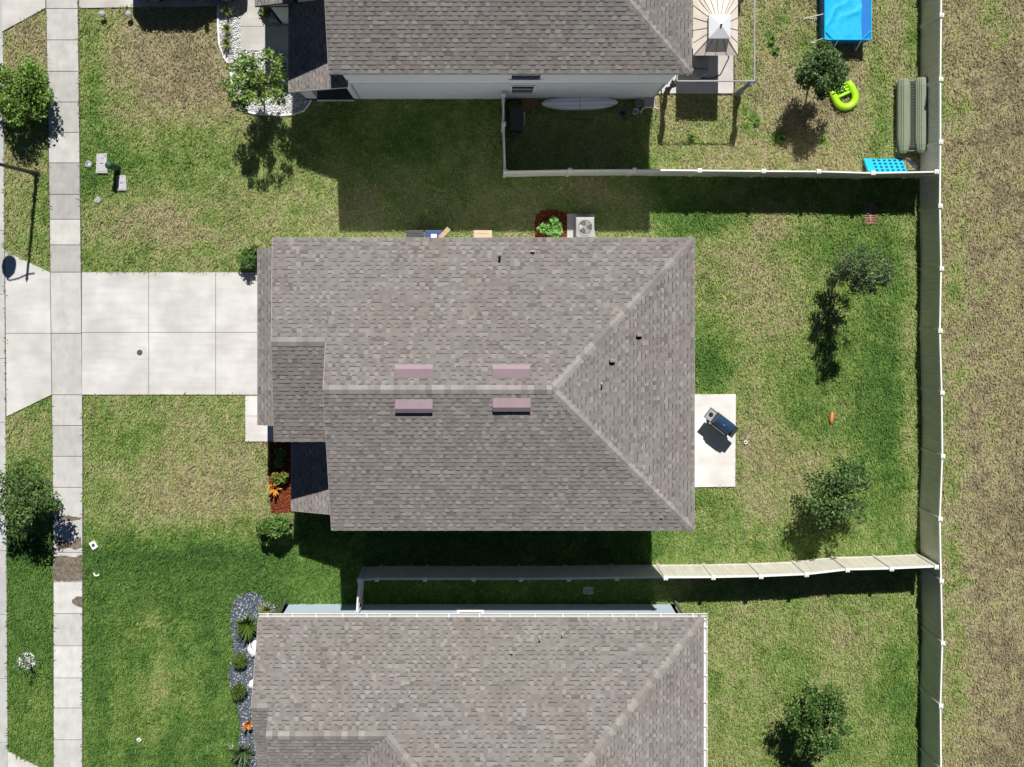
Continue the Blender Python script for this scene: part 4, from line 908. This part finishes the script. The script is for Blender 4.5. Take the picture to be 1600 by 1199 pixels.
c = P(1298.5,652); bm = bmesh.new(); bmesh.ops.create_uvsphere(bm, u_segments=14, v_segments=10, radius=1)
for v in bm.verts: v.co = Vector((v.co.x*.075, v.co.y*.24*(1-.15*v.co.x), v.co.z*.07))
m = MB(); m.from_bm(bm, None, Matrix.Translation((c.x,c.y,.10))@Matrix.Rotation(-.12,4,'Z')); tag(m.build("dog_toy", M['orange'], smooth=True), "long orange toy lying in the back lawn", "toy")
c = P(1164.5,691); c.z = .07; m = MB(); torus_arc(m, c, .06, .025, 0, 6.28); tag(m.build("rope_ring", M['white']), "small white ring in the dry grass beside the patio", "toy")

# ------------------------------------------------------------------ barbecue grill on the patio
gc_ = P(1127,660,1.0); gr = empty("barbecue_grill", (gc_.x,gc_.y,0.08), "black barbecue grill standing askew on the white patio", "grill", rz=math.atan2(-32,42))
def loc(mb, name, mat_, parent=gr, smooth=False): return mb.build(name, mat_, parent, smooth, world=False)
m = MB(); m.box(-.30,.48,-.24,.22,.12,.78,bev=.015); loc(m, "cabinet", M['dark'])
m = MB(); m.box(-.33,.50,-.27,.25,.78,.90,bev=.01); loc(m, "firebox", M['dark'])
m = MB(); n = 10; prof = [(-.25,.90)]+[(-.25+.5*(1-math.cos(math.pi*i/n))/2, .93+.26*math.sin(math.pi*i/n)**.6) for i in range(n+1)]+[(.25,.90)]
vs = [(-.30,y,z) for y,z in prof]+[(.46,y,z) for y,z in prof]; k = len(prof); m.mesh(vs, [(i,i+1,k+i+1,k+i) for i in range(k-1)]+[tuple(range(k-1,-1,-1)),tuple(range(k,2*k))]); lid = loc(m, "lid", M['lid'])
m = MB(); m.tube([(-.22,-.27,.98),(-.22,-.31,.98),(.38,-.31,.98),(.38,-.27,.98)], .014, 8); loc(m, "handle", M['steel'], lid)
m = MB(); m.disc_lathe((.08,-.03,1.16), [(.035,0),(.03,.035)], 12); loc(m, "thermometer", M['steel'], lid)
m = MB(); m.box(-.33,.50,-.33,-.27,.72,.90,bev=.008); pnl = loc(m, "control_panel", M['steel'])
for i in range(5): m = MB(); m.tube([(-.22+i*.15,-.33,.81),(-.22+i*.15,-.37,.81)], .03, 10); loc(m, "knob", M['black'], pnl)
for nm, x0, x1 in (("side_shelf",-.68,-.335),("side_shelf",.505,.72)):
    m = MB(); m.box(x0,x1,-.25,-.21,.84,.89); m.box(x0,x1,.19,.23,.84,.89); m.box(x0,x0+.04,-.21,.19,.84,.89); m.box(x1-.04,x1,-.21,.19,.84,.89)
    o = loc(m, nm, M['steel'] if x0 < 0 else M['dark']); m = MB(); m.box(x0+.04,x1-.04,-.21,.19,.83,.87); loc(m, "tray", M['grey'] if x0 < 0 else M['dark'], o)
    if x0 < 0:
        m = MB(); m.disc_lathe((-.50,0,.87), [(.09,0),(.085,.03),(.04,.035)], 14); loc(m, "burner", M['black'], o)
for x, y in ((-.27,-.2),(.44,-.2),(-.27,.18),(.44,.18)): m = MB(); m.tube([(x,y-.02,.06),(x,y+.02,.06)], .06, 12); m.box(x-.02,x+.02,y-.02,y+.02,.06,.13); loc(m, "wheel", M['black'])

# ------------------------------------------------------------------ air conditioner on its pad
panels("ac_pad", [ac_pad], mat('pad concrete',(.46,.45,.43),var=.08,scale=3), (1,1,1), .0, .08, 16, 0)
zc = .85; ac_c = P(914.5,355,zc); ac = empty("air_conditioner", (ac_c.x,ac_c.y,.08), "square air conditioning unit with round fan grille on a concrete pad", "air conditioner")
m = MB(); m.box(-.36,.36,-.40,.40,.0,.74,bev=.06); loc(m, "case", M['acmetal'], ac)
m = MB()
for i in range(9): z = .08+i*.07; m.box(-.366,.366,-.406,.406,z,z+.03,bev=.004)
loc(m, "louvre", M['grey'], ac)
m = MB(); 
for r_, a in ((.335,.022),): m.disc_lathe((0,0,.74), [(r_,-.01),(r_,.03),(r_-.05,.03),(r_-.05,-.01)], 28)
rim = loc(m, "fan_rim", M['acmetal'], ac)
m = MB(); m.disc_lathe((0,0,.742), [(.28,0),(.275,.003)], 28); loc(m, "fan_well", M['dark'], ac)
m = MB()
for i in range(3):
    a = i*2.094+.5; pts = []
    for j in range(7): b = a+j*.17; pts.append((.25*math.cos(b),.25*math.sin(b),.755+.004*j))
    m.poly([(0.03*math.cos(a),.03*math.sin(a),.75)]+pts)
m.disc_lathe((0,0,.75), [(.07,0),(.06,.02)], 14); loc(m, "fan", M['steel'], ac)
m = MB()
for r_ in (.08,.12,.16,.20,.24,.275): torus_arc(m, Vector((0,0,.785)), r_, .004, 0, 6.2832, 28)
for i in range(12): a = i*.5236; m.tube([(.05*math.cos(a),.05*math.sin(a),.787),(.285*math.cos(a),.285*math.sin(a),.78)], .004, 5)
loc(m, "grille", M['acmetal'], ac)

# ------------------------------------------------------------------ wheeled bins along the house wall
def bin_(label, px0, px1, mat_, lidmat, sticker=False):
    z = 1.06; xc = (PX(px0,z)+PX(px1,z))/2; w = (PX(px1,z)-PX(px0,z))/2; yf = PY(360,z); root = empty("wheeled_bin", (xc,yf-.40,0), label, "bin", "bins along the wall of the central house")
    L = lambda m, n, mt, p=root: m.build(n, mt, p, world=False)
    m = MB(); b = [(-w*.78,-.28),(w*.78,-.28),(w*.78,.26),(-w*.78,.26)]; t = [(-w*.95,-.36),(w*.95,-.36),(w*.95,.36),(-w*.95,.36)]
    m.mesh([(x,y,.06) for x,y in b]+[(x,y,.98) for x,y in t], [(3,2,1,0),(4,5,6,7),(0,1,5,4),(1,2,6,5),(2,3,7,6),(3,0,4,7)]); L(m, "body", mat_)
    m = MB(); m.box(-w,w,-.38,.40,.98,1.05,bev=.03); m.box(-w*.82,w*.82,-.3,.26,1.04,1.075,bev=.015); m.box(-w*.7,w*.7,.27,.31,1.045,1.07,bev=.01); ld = L(m, "lid", lidmat)
    m = MB(); m.tube([(-w*.7,-.42,.97),(w*.7,-.42,.97)], .02, 8); L(m, "handle", mat_)
    for s in (-1,1): m = MB(); m.tube([(s*w*.75,-.30,.11),(s*w*.95,-.30,.11)], .11, 14); L(m, "wheel", M['black'])
    if sticker: m = MB(); m.box(-w*.3,w*.35,.05,.25,1.0756,1.079); L(m, "label_sticker", M['white'], ld)
    return root
bin_("charcoal wheeled bin beside the blue bin under the roof edge", 635,662, M['blackbin'], M['blackbin'])
bin_("blue wheeled bin with white sticker and cardboard sticking out", 664,691, M['bluebin'], M['bluebin'], True)
bin_("beige wheeled bin standing alone under the roof edge", 740,769, M['tanbin'], M['tanbin'])
Mx = Matrix.Translation(P(692,367,1.1))@Matrix.Rotation(math.radians(-50),4,'Z')@Matrix.Rotation(.25,4,'X'); m = MB(); m.box(-.09,.09,-.30,.36,0,.02,M=Mx@Matrix.Rotation(math.radians(5),4,'Z')); tag(m.build("cardboard_strip", M['cardboard']), "strip of brown cardboard lying across the blue bin", "cardboard")

# ------------------------------------------------------------------ car on the top driveway (mostly beyond the photo's edge)
car = empty("parked_car", (PX(300), 12.58, .05), "black parked car at the top edge, only its wheels and shadow showing", "car")
LC = lambda m, n, mt, p=car, sm=False: m.build(n, mt, p, sm, world=False)
def car_body():
    # stations along X (front at +X): (x, half width, z low, belt z)
    m = MB(); st = [(-2.32,.78,.42,.92),(-2.2,.88,.30,1.0),(-1.5,.93,.24,1.02),(-.4,.94,.22,1.0),(.8,.94,.22,.98),(1.6,.92,.24,.94),(2.15,.85,.30,.86),(2.32,.72,.42,.76)]
    vs = []; k = 6
    for x, w, z0, z1 in st: vs += [(x,-w*.92,z0),(x,-w,(z0+z1)/2),(x,-w*.9,z1),(x,w*.9,z1),(x,w,(z0+z1)/2),(x,w*.92,z0)]
    f = [(i*k+j, i*k+(j+1)%k, (i+1)*k+(j+1)%k, (i+1)*k+j) for i in range(len(st)-1) for j in range(k)] + [tuple(range(k-1,-1,-1)), tuple(range((len(st)-1)*k,len(st)*k))]
    m.mesh(vs, f); return m
LC(car_body(), "body", M['carpaint'])
m = MB(); lo = [(-2.15,.82),(1.05,.82)]; hi = [(-1.85,.66),(.35,.68)]
for rw in (0,): 
    v = [(-2.18,-.84,.96),(1.15,-.84,.94),(1.15,.84,.94),(-2.18,.84,.96),(-1.9,-.68,1.66),(.25,-.69,1.68),(.25,.69,1.68),(-1.9,.68,1.66)]
    m.mesh(v, [(4,5,6,7),(0,1,5,4),(1,2,6,5),(2,3,7,6),(3,0,4,7)])
LC(m, "cabin_glass", M['glass'])
m = MB(); m.box(-1.92,.28,-.70,.70,1.655,1.70,bev=.02); LC(m, "roof", M['carpaint'])
for s in (-1,1):
    m = MB(); m.box(.62,.80,s*1.12-.09,s*1.12+.09,1.0,1.14,bev=.03); m.box(.68,.76,min(s*.85,s*1.05),max(s*.85,s*1.05),.98,1.03); LC(m, "wing_mirror", M['carpaint'])
    m = MB(); m.box(2.2,2.31,min(s*.45,s*.75),max(s*.45,s*.75),.62,.74,bev=.02); LC(m, "headlight", M['white'])
    for x in (-1.42,1.48):
        m = MB(); m.tube([(x,s*.72,.33),(x,s*.90,.33),(x,s*.955,.33)], [.34,.34,.30], 24); wh = LC(m, "wheel", M['tyre'])
        m = MB(); m.tube([(x,s*.90,.33),(x,s*.962,.33)], .215, 20); LC(m, "rim", M['steel'], wh)
# ------------------------------------------------------------------ pool
zt = .78
pool = empty("frame_pool", (*P(1318,-60).xy,0), "blue rectangular frame pool under a wrinkled cyan cover", "pool")
X0, X1, Y0 = PX(1289,zt), PX(1361,zt), PY(62,zt); Y1 = Y0+3.9
m = MB(); m.mesh([(X0+.02,Y0+.02,0),(X1-.02,Y0+.02,0),(X1-.02,Y1-.02,0),(X0+.02,Y1-.02,0),(X0,Y0,zt),(X1,Y0,zt),(X1,Y1,zt),(X0,Y1,zt)], [(0,1,5,4),(1,2,6,5),(2,3,7,6),(3,0,4,7)]); m.build("wall", M['poolblue'], pool)
nx2, ny2 = 30, 60; xc = np.linspace(X0+.03,X1-.36,nx2); yc = np.linspace(Y0+.03,Y1-.03,ny2); gX, gY = np.meshgrid(xc,yc)
fold = np.abs(np.sin((gX*1.9-gY*1.25+vnoise(gX,gY,.9,41)*2.2)*2.1))**6*.028 + .03*vnoise(gX,gY,.35,42,3)
gz = zt-.02 + fold - .05*np.sin(np.pi*(gX-X0)/(X1-X0))
ii = np.arange(nx2*ny2).reshape(ny2,nx2); ff = np.stack([ii[:-1,:-1].ravel(),ii[:-1,1:].ravel(),ii[1:,1:].ravel(),ii[1:,:-1].ravel()],-1)
off = np.array(pool.location); cv = np_mesh("cover", np.stack([gX.ravel(),gY.ravel(),gz.ravel()],-1)-off, ff, np.ones((nx2*ny2,3)), M['poolcyan'], pool); cv.data.polygons.foreach_set("use_smooth",[True]*len(cv.data.polygons))
m = MB(); m.poly([(X1-.37,Y0+.03,zt-.03),(X1-.02,Y0+.03,zt-.01),(X1-.02,Y1-.03,zt-.01),(X1-.37,Y1-.03,zt-.03)]); m.build("liner", M['poolblue'], pool)
m = MB(); m.tube([(X0,Y0,zt),(X1,Y0,zt)], .03, 8); m.tube([(X1,Y0,zt),(X1,Y1,zt),(X0,Y1,zt),(X0,Y0,zt)], .03, 8); m.build("rim", M['poolcyan'], pool)
m = MB()
for a in ((X0+.02,Y0+.32,X0+.32,Y0+.02),(X1-.34,Y0+.02,X1-.02,Y0+.34)): m.tube([(a[0],a[1],zt+.03),(a[2],a[3],zt+.03)], .022, 6)
m.build("corner_brace", M['aqua'], pool)
for x, y, dx, dy in ((X0,Y0+1.05,-.62,-.02),(X0,Y0+.08,-.34,-.02),(X0,Y0+2.0,-.6,0),(X0+.55,Y0,0,-.28),(X1-.35,Y0,0,-.28),(X1,Y0+1.05,.3,0),(X1,Y0+2.1,.3,0)):
    m = MB(); m.tube([(x,y,zt-.08),(x+dx,y+dy,.02),(x+dx*.05,y+dy*.05,.02)], .022, 7); m.build("strut", M['white'], pool)
# ------------------------------------------------------------------ lime float: U shaped tube with a slatted seat
fc = P(1319,148,.15); fl = empty("pool_float", (fc.x,fc.y,0), "lime green inflatable lounger float lying under the dark tree", "pool float", rz=math.radians(25))
m = MB(); pts = []
for i in range(17): a = math.pi + math.pi*i/16; pts.append((.40*math.cos(a), -.12+.40*math.sin(a), .15))
pts = [(-.36,.42,.17),(-.40,.2,.15)]+pts+[(.40,.2,.15),(.36,.42,.17)]
m.tube(pts, [.10]+[.145]*(len(pts)-2)+[.10], 12); m.build("ring", M['lime'], fl, True, False)
for i in range(4): m = MB(); y = .40-.13*i; m.tube([(-.33,y,.12),(-.2,y,.15),(.2,y,.15),(.33,y,.12)], [.04,.062,.062,.04], 10); m.build("seat_tube", M['lime'], fl, True, False)
# ------------------------------------------------------------------ aqua mat leaning on the fence
mc = P(1382,260,.25); mt_ = empty("pool_mat", (mc.x,mc.y,0), "aqua inflatable pool mat with rows of holes, leaning against the fence", "pool mat")
Mx = Matrix.Translation((0,0,.28))@Matrix.Rotation(math.radians(-40),4,'X'); W_ = .80
m = MB(); m.box(-W_,W_,-.40,.40,-.05,.05,M=Mx,bev=.045); m.box(-W_-.0,-W_+.30,-.36,.36,.03,.10,M=Mx,bev=.035); m.build("mat", M['aqua'], mt_, False, False)
m = MB()
for i in range(6):
    for j in range(4): m.tube([Mx@Vector((-.40+i*.215,-.29+j*.19,.045)), Mx@Vector((-.40+i*.215,-.29+j*.19,.054))], .06, 12)
m.build("hole", M['navy'], mt_, False, False); mt_.children[-1]["kind"] = "stuff" if False else ""
del mt_.children[-1]["kind"]
a = P(1416,250,.5); b = P(1434,266,.15); m = MB(); m.tube([(a.x,a.y,.5),(b.x,b.y,.1)], .025, 8); m.tube([(a.x+.1,a.y+.02,.5),(b.x+.1,b.y+.1,.1)], .025, 8); tag(m.build("folding_poles", M['bluebin']), "pair of thin blue grey poles leaning in the fence corner", "poles")
# ------------------------------------------------------------------ twin hulled plastic boat, upside down against the fence
bc = P(1427,180,.5); boat = empty("twin_hull_boat", (bc.x,bc.y,0), "grey green plastic twin hull boat turned over against the long fence", "boat")
tilt = Matrix.Translation((0,0,.42))@Matrix.Rotation(math.radians(-17),4,'Y')
def hull(xc, w):
    m = MB(); yy = [-1.52,-1.42,-1.2,-.9,0,1.2,1.42,1.5]; sc = [.45,.72,.92,1,1,1,.9,.7]; zz = [.10,.17,.21,.22,.22,.22,.20,.12]
    prof = [(-1,-.12),(-1,.45),(-.80,.80),(-.70,.80),(-.66,.70),(-.60,.84),(-.44,.90),(-.40,.78),(-.34,.92),(-.14,.96),(-.10,.84),(-.04,.97),(.70,1.0),(.92,.72),(1,.4),(1,-.12)]
    n = len(prof); vs = []
    for y, s, z in zip(yy, sc, zz): vs += [tilt@Vector((xc+p[0]*w*s, y, p[1]*z)) for p in prof]
    f = [(i*n+j, i*n+j+1, (i+1)*n+j+1, (i+1)*n+j) for i in range(len(yy)-1) for j in range(n-1)]+[tuple(range(n-1,-1,-1)), tuple(range((len(yy)-1)*n,len(yy)*n))]
    f = [q[::-1] for q in f]
    m.mesh(vs, f); return m
hull(-.33,.25).build("hull", M['boat'], boat, False, False); hull(.33,.25).build("hull", M['boat'], boat, False, False)
m = MB(); m.box(-.14,.14,-1.32,1.38,-.05,.06,M=tilt,bev=.01)
for i in range(22): m.box(-.12,.12,-1.28+i*.12,-1.22+i*.12,.055,.075,M=tilt)
m.build("tunnel", M['boatdk'], boat, False, False)
m = MB(); m.box(-.62,.64,-1.44,1.46,-.07,-.035,M=tilt,bev=.015); m.build("gunwale", M['boat'], boat, False, False)
m = MB(); m.tube([tilt@Vector((-.14,1.42,.05)), tilt@Vector((-.05,1.47,.11)), tilt@Vector((.05,1.47,.11)), tilt@Vector((.14,1.42,.05))], .022, 7); m.build("carry_handle", M['boat'], boat, False, False)
# ------------------------------------------------------------------ gazebo frame and canopy behind the top house
gx0, gx1, gy0 = PX(1058,2.45), PX(1179,2.45), PY(127,2.45); gy1 = gy0+3.7
gz_ = empty("gazebo", ((gx0+gx1)/2, gy0+1.8, .08), "grey framed gazebo with gathered netting and beige ribbed canopy behind the top house", "gazebo")
m = MB()
for a, b in (((gx0,gy0),(gx1,gy0)),((gx1,gy0),(gx1,gy1)),((gx1,gy1),(gx0,gy1)),((gx0,gy1),(gx0,gy0))): m.tube([(*a,2.45),(*b,2.45)], .032, 8)
m.build("top_rail", M['grey'], gz_)
for x, y in ((gx0,gy0),(gx1,gy0),(gx1,gy1),(gx0,gy1)):
    m = MB(); m.tube([(x,y,0),(x,y,2.47)], .035, 8); lg = m.build("leg", M['dark'], gz_)
    m = MB(); r = random.Random(int(x*100)); pts = [(x+r.uniform(-.04,.04)-.03, y+r.uniform(-.04,.04), .12+i*.29) for i in range(9)]; m.tube(pts, [r.uniform(.07,.13) if i not in (4,) else .06 for i in range(9)], 9); m.build("netting", mat('grey netting',(.09,.09,.095),rough=.9,var=.35,scale=6) if x == gx0 else mat('grey netting',(.20,.20,.21),rough=.9,var=.5,scale=6), lg)
    m = MB(); m.tube([(x,y,2.3),(x-.12,y+.05,2.44)], .03, 7); m.build("corner_clip", M['white'], lg)
zc1 = 2.5; cx0, cx1, cy0 = PX(1083,zc1), PX(1153,zc1), PY(87,zc1); cy1 = cy0+2.9; pk = (PX(1124,3.0), PY(42,3.0), 2.95)
rimp = []
for t in range(5): rimp.append((cx0+(cx1-cx0)*t/4, cy0, zc1))
for t in range(1,7): rimp.append((cx1, cy0+(cy1-cy0)*t/6, zc1))
for t in range(1,5): rimp.append((cx1+(cx0-cx1)*t/4, cy1, zc1))
for t in range(1,6): rimp.append((cx0, cy1+(cy0-cy1)*t/6, zc1))
m = MB(); hs = .33; inn = []
for x, y, z in rimp:
    dx, dy = x-pk[0], y-pk[1]; k = hs/max(abs(dx),abs(dy)); inn.append((pk[0]+dx*k, pk[1]+dy*k, pk[2]-.04))
n = len(rimp)
for i in range(n):
    j = (i+1)%n; mo = [Vector(rimp[i]).lerp(Vector(inn[i]),.5)-Vector((0,0,.015)), Vector(rimp[j]).lerp(Vector(inn[j]),.5)-Vector((0,0,.015))]
    m.poly([rimp[i],rimp[j],mo[1],mo[0]]); m.poly([mo[0],mo[1],inn[j],inn[i]])
m.build("canopy", M['canvas'], gz_)
m = MB()
for i in range(n): m.tube([Vector(rimp[i])+Vector((0,0,.012)), Vector(rimp[i]).lerp(Vector(inn[i]),.5)+Vector((0,0,.0)), Vector(inn[i])+Vector((0,0,.01))], .009, 5)
m.build("canopy_rib", M['liddark'], gz_)
m = MB(); h2 = .41; c4 = [(pk[0]+a*h2,pk[1]+b*h2*1.1,pk[2]+.10) for a,b in ((-1,-1),(1,-1),(1,1),(-1,1))]; top = (pk[0],pk[1],pk[2]+.33)
for i in range(4):
    a, b = c4[i], c4[(i+1)%4]; m.poly([a,b,top]); lo1 = (a[0],a[1],a[2]-.1); lo2 = (b[0],b[1],b[2]-.1); m.poly([lo1,lo2,b,a])
cpv = m.build("vent_cap", M['capwhite'], gz_); m = MB(); m.disc_lathe(top, [(.035,-.02),(.04,.04),(.02,.07)], 10); m.build("finial", M['black'], cpv)
# things on the patio
c = P(1094,100); ch = empty("patio_chair", (c.x,c.y,.08), "dark patio chair tucked between house corner and canopy", "chair")
LL = lambda m, n, mt, p=ch: m.build(n, mt, p, False, False)
m = MB(); m.box(-.25,.25,-.25,.25,.36,.42,bev=.02); LL(m,"seat",M['grey']); m = MB(); m.box(-.25,.25,.24,.30,.42,.95,bev=.02,M=Matrix.Rotation(.2,4,'Z')); LL(m,"backrest",M['dark'])
for x in (-.22,.22):
    for y in (-.22,.22): m = MB(); m.tube([(x,y,0),(x,y,.37)], .018, 6); LL(m,"leg",M['dark'])
m = MB(); pts = [P(x,y,.1) for x,y in ((1092,122),(1105,123),(1117,122),(1126,116),(1132,104),(1139,90),(1136,82))]; m.tube(pts, .022, 7); tag(m.build("garden_hose", M['black']), "black garden hose curving across the patio under the canopy", "hose")
c = P(1090,117); tb = empty("hose_reel", (c.x,c.y,.08), "pale hose reel box at the corner of the top house", "hose reel")
m = MB(); m.box(-.22,.22,-.18,.18,.05,.42,bev=.05,M=Matrix.Rotation(.5,4,'Z')); m.build("box", M['grey'], tb, False, False); m = MB(); m.tube([(-.25,-.1,.2),(.25,.05,.2)], .14, 14); m.build("drum", M['acmetal'], tb, False, False); m = MB(); m.tube([(-.1,.1,.42),(-.1,.1,.52),(.1,.12,.52),(.1,.12,.42)], .015, 6); m.build("handle", M['black'], tb, False, False)
# ------------------------------------------------------------------ shaded side yard of the top house
c = P(906,161,.28); Mx = Matrix.Translation(c)@Matrix.Rotation(.02,4,'Z')@Matrix.Rotation(math.radians(24),4,'X'); pbd = empty("paddleboard", (c.x,c.y,0), "long white paddleboard lying against the shaded wall of the top house", "paddleboard")
n = 28; up_ = []; ed_ = []; dn_ = []
for i in range(n+1):
    t = -1+2*i/n; w_ = .315*max(.0,(1-abs(t)**2.6))**.6; x = 1.57*t; up_.append([Mx@Vector((x,-w_,0)), Mx@Vector((x,-w_*.5,.05)), Mx@Vector((x,0,.062)), Mx@Vector((x,w_*.5,.05)), Mx@Vector((x,w_,0)), Mx@Vector((x,0,-.05))])
m = MB(); vs = [p for row in up_ for p in row]; m.mesh(vs, [(i*6+j,(i+1)*6+j,(i+1)*6+(j+1)%6,i*6+(j+1)%6) for i in range(n) for j in range(6)]); m.build("board", M['boardwh'], pbd, True)
m = MB(); m.box(-.012,.012,-.26,.26,.045,.066,M=Mx); m.build("carry_strap", M['grey'], pbd)
m = MB(); m.box(-1.30,1.35,-.10,-.08,.055,.063,M=Mx); m.box(-1.30,1.35,.08,.10,.055,.063,M=Mx); m.build("stripe", mat('pale blue stripe',(.35,.45,.60),var=.05), pbd)
c = P(829,160); Mx = Matrix.Translation((c.x,c.y,.18))@Matrix.Rotation(math.radians(20),4,'X'); m = MB()
for i in range(5): m.box(-.36,.36,-.24+i*.1,-.155+i*.1,-.03,.0,M=Mx)
m.box(-.3,-.24,-.24,.25,-.07,-.03,M=Mx); m.box(.24,.3,-.24,.25,-.07,-.03,M=Mx); tag(m.build("pallet", M['wood']), "brown wooden pallet leaning against the shaded wall", "pallet")
c = P(806,187); bx_ = empty("storage_bench", (c.x,c.y,0), "black storage trunk in the corner inside the side fence", "trunk")
m = MB(); m.box(-.24,.26,-.52,.44,0,.5,bev=.03); m.build("box", M['black'], bx_, False, False); m = MB(); m.box(-.27,.29,-.55,.47,.5,.57,bev=.02); m.build("lid", M['blackbin'], bx_, False, False); m = MB(); m.tube([(.30,-.3,.45),(.33,-.3,.47),(.33,.2,.47),(.30,.2,.45)], .014, 6); m.build("handle", M['trim'], bx_, False, False)
def bucket(label, px, r, h, mt_, group="buckets by the shaded wall", inner=None):
    c = P(*px); root = empty("bucket", (c.x,c.y,0), label, "bucket", group); m = MB(); m.disc_lathe((0,0,0), [(r*.82,.0),(r,h),(r*.94,h),(r*.80,.05)], 18); m.build("pail", mt_, root, False, False)
    m = MB(); torus_arc(m, Vector((0,0,h-.01)), r*1.05, .008, -.3, 3.4); m.build("handle", M['steel'], root, False, False)
    if inner: m = MB(); m.disc_lathe((0,0,h*.55), [(r*.8,0),(r*.78,.01)], 14); m.build("contents", inner, root, False, False)
bucket("blue bucket by the shaded wall, leftmost of the buckets", (972,178), .14, .32, M['bucketbl'], inner=M['liddark'])
bucket("small white square sided bucket below the round grey pail", (992,176), .12, .3, M['white'])
bucket("round grey pail with pale lid beside the beach chair", (997,163), .17, .36, M['grey'], inner=M['lead'])
c = P(1013,163); bch = empty("beach_chair", (c.x,c.y,0), "white framed chair with pale seat at the end of the shaded wall", "chair")
LL2 = lambda m, n, mt: m.build(n, mt, bch, False, False)
m = MB(); m.box(-.23,.2,-.2,.24,.38,.43,bev=.05); LL2(m,"seat",M['acmetal']); m = MB(); m.box(-.2,.18,.22,.30,.43,.85,bev=.04,M=Matrix.Rotation(-.12,4,'X')); LL2(m,"backrest",M['dark'])
m = MB(); m.tube([(-.33,-.36,.02),(-.30,-.26,.5),(-.15,-.24,.58),(.2,-.24,.58),(.3,-.28,.5),(.33,-.4,.02)], .022, 8); LL2(m,"frame",M['white'])
for x in (-.26,.26): m = MB(); m.tube([(x,.25,0),(x*.9,.2,.4)], .018, 6); LL2(m,"leg",M['white'])
a, b = P(968,157,1.0), P(979,186,.02); m = MB(); m.tube([a,b], .013, 7); m.box(b.x-.12,b.x+.12,b.y-.03,b.y+.03,0,.05); tag(m.build("broom", M['wood']), "wooden handled broom leaning beside the blue bucket", "broom")
a, b = P(889,187,.05), P(928,188,.05); m = MB(); m.box(a.x,b.x,a.y-.035,a.y+.035,0,.05); tag(m.build("plank", M['wood']), "short plank lying in the shaded grass below the paddleboard", "plank")

for x, y, R_, l in ((1219,217,.24,"brightest broadleaf weed, beside the dark tree's shadow"),(1205,63,.2,"low weed left of the pool, the upper of two"),(1213,80,.18,"low weed left of the pool, the lower of two"),(1080,216,.18,"small weed at the foot of the gazebo's shadow"),(1181,191,.18,"small weed between the gazebo leg and the dark tree's shadow")):
    rosette("weed", l, (x,y), R_, 26, .07, [(.12,.24,.03),(.18,.30,.05),(.09,.18,.03)], int(x+y), cat="weed", group="weeds in the dry back lawn", h=.16)
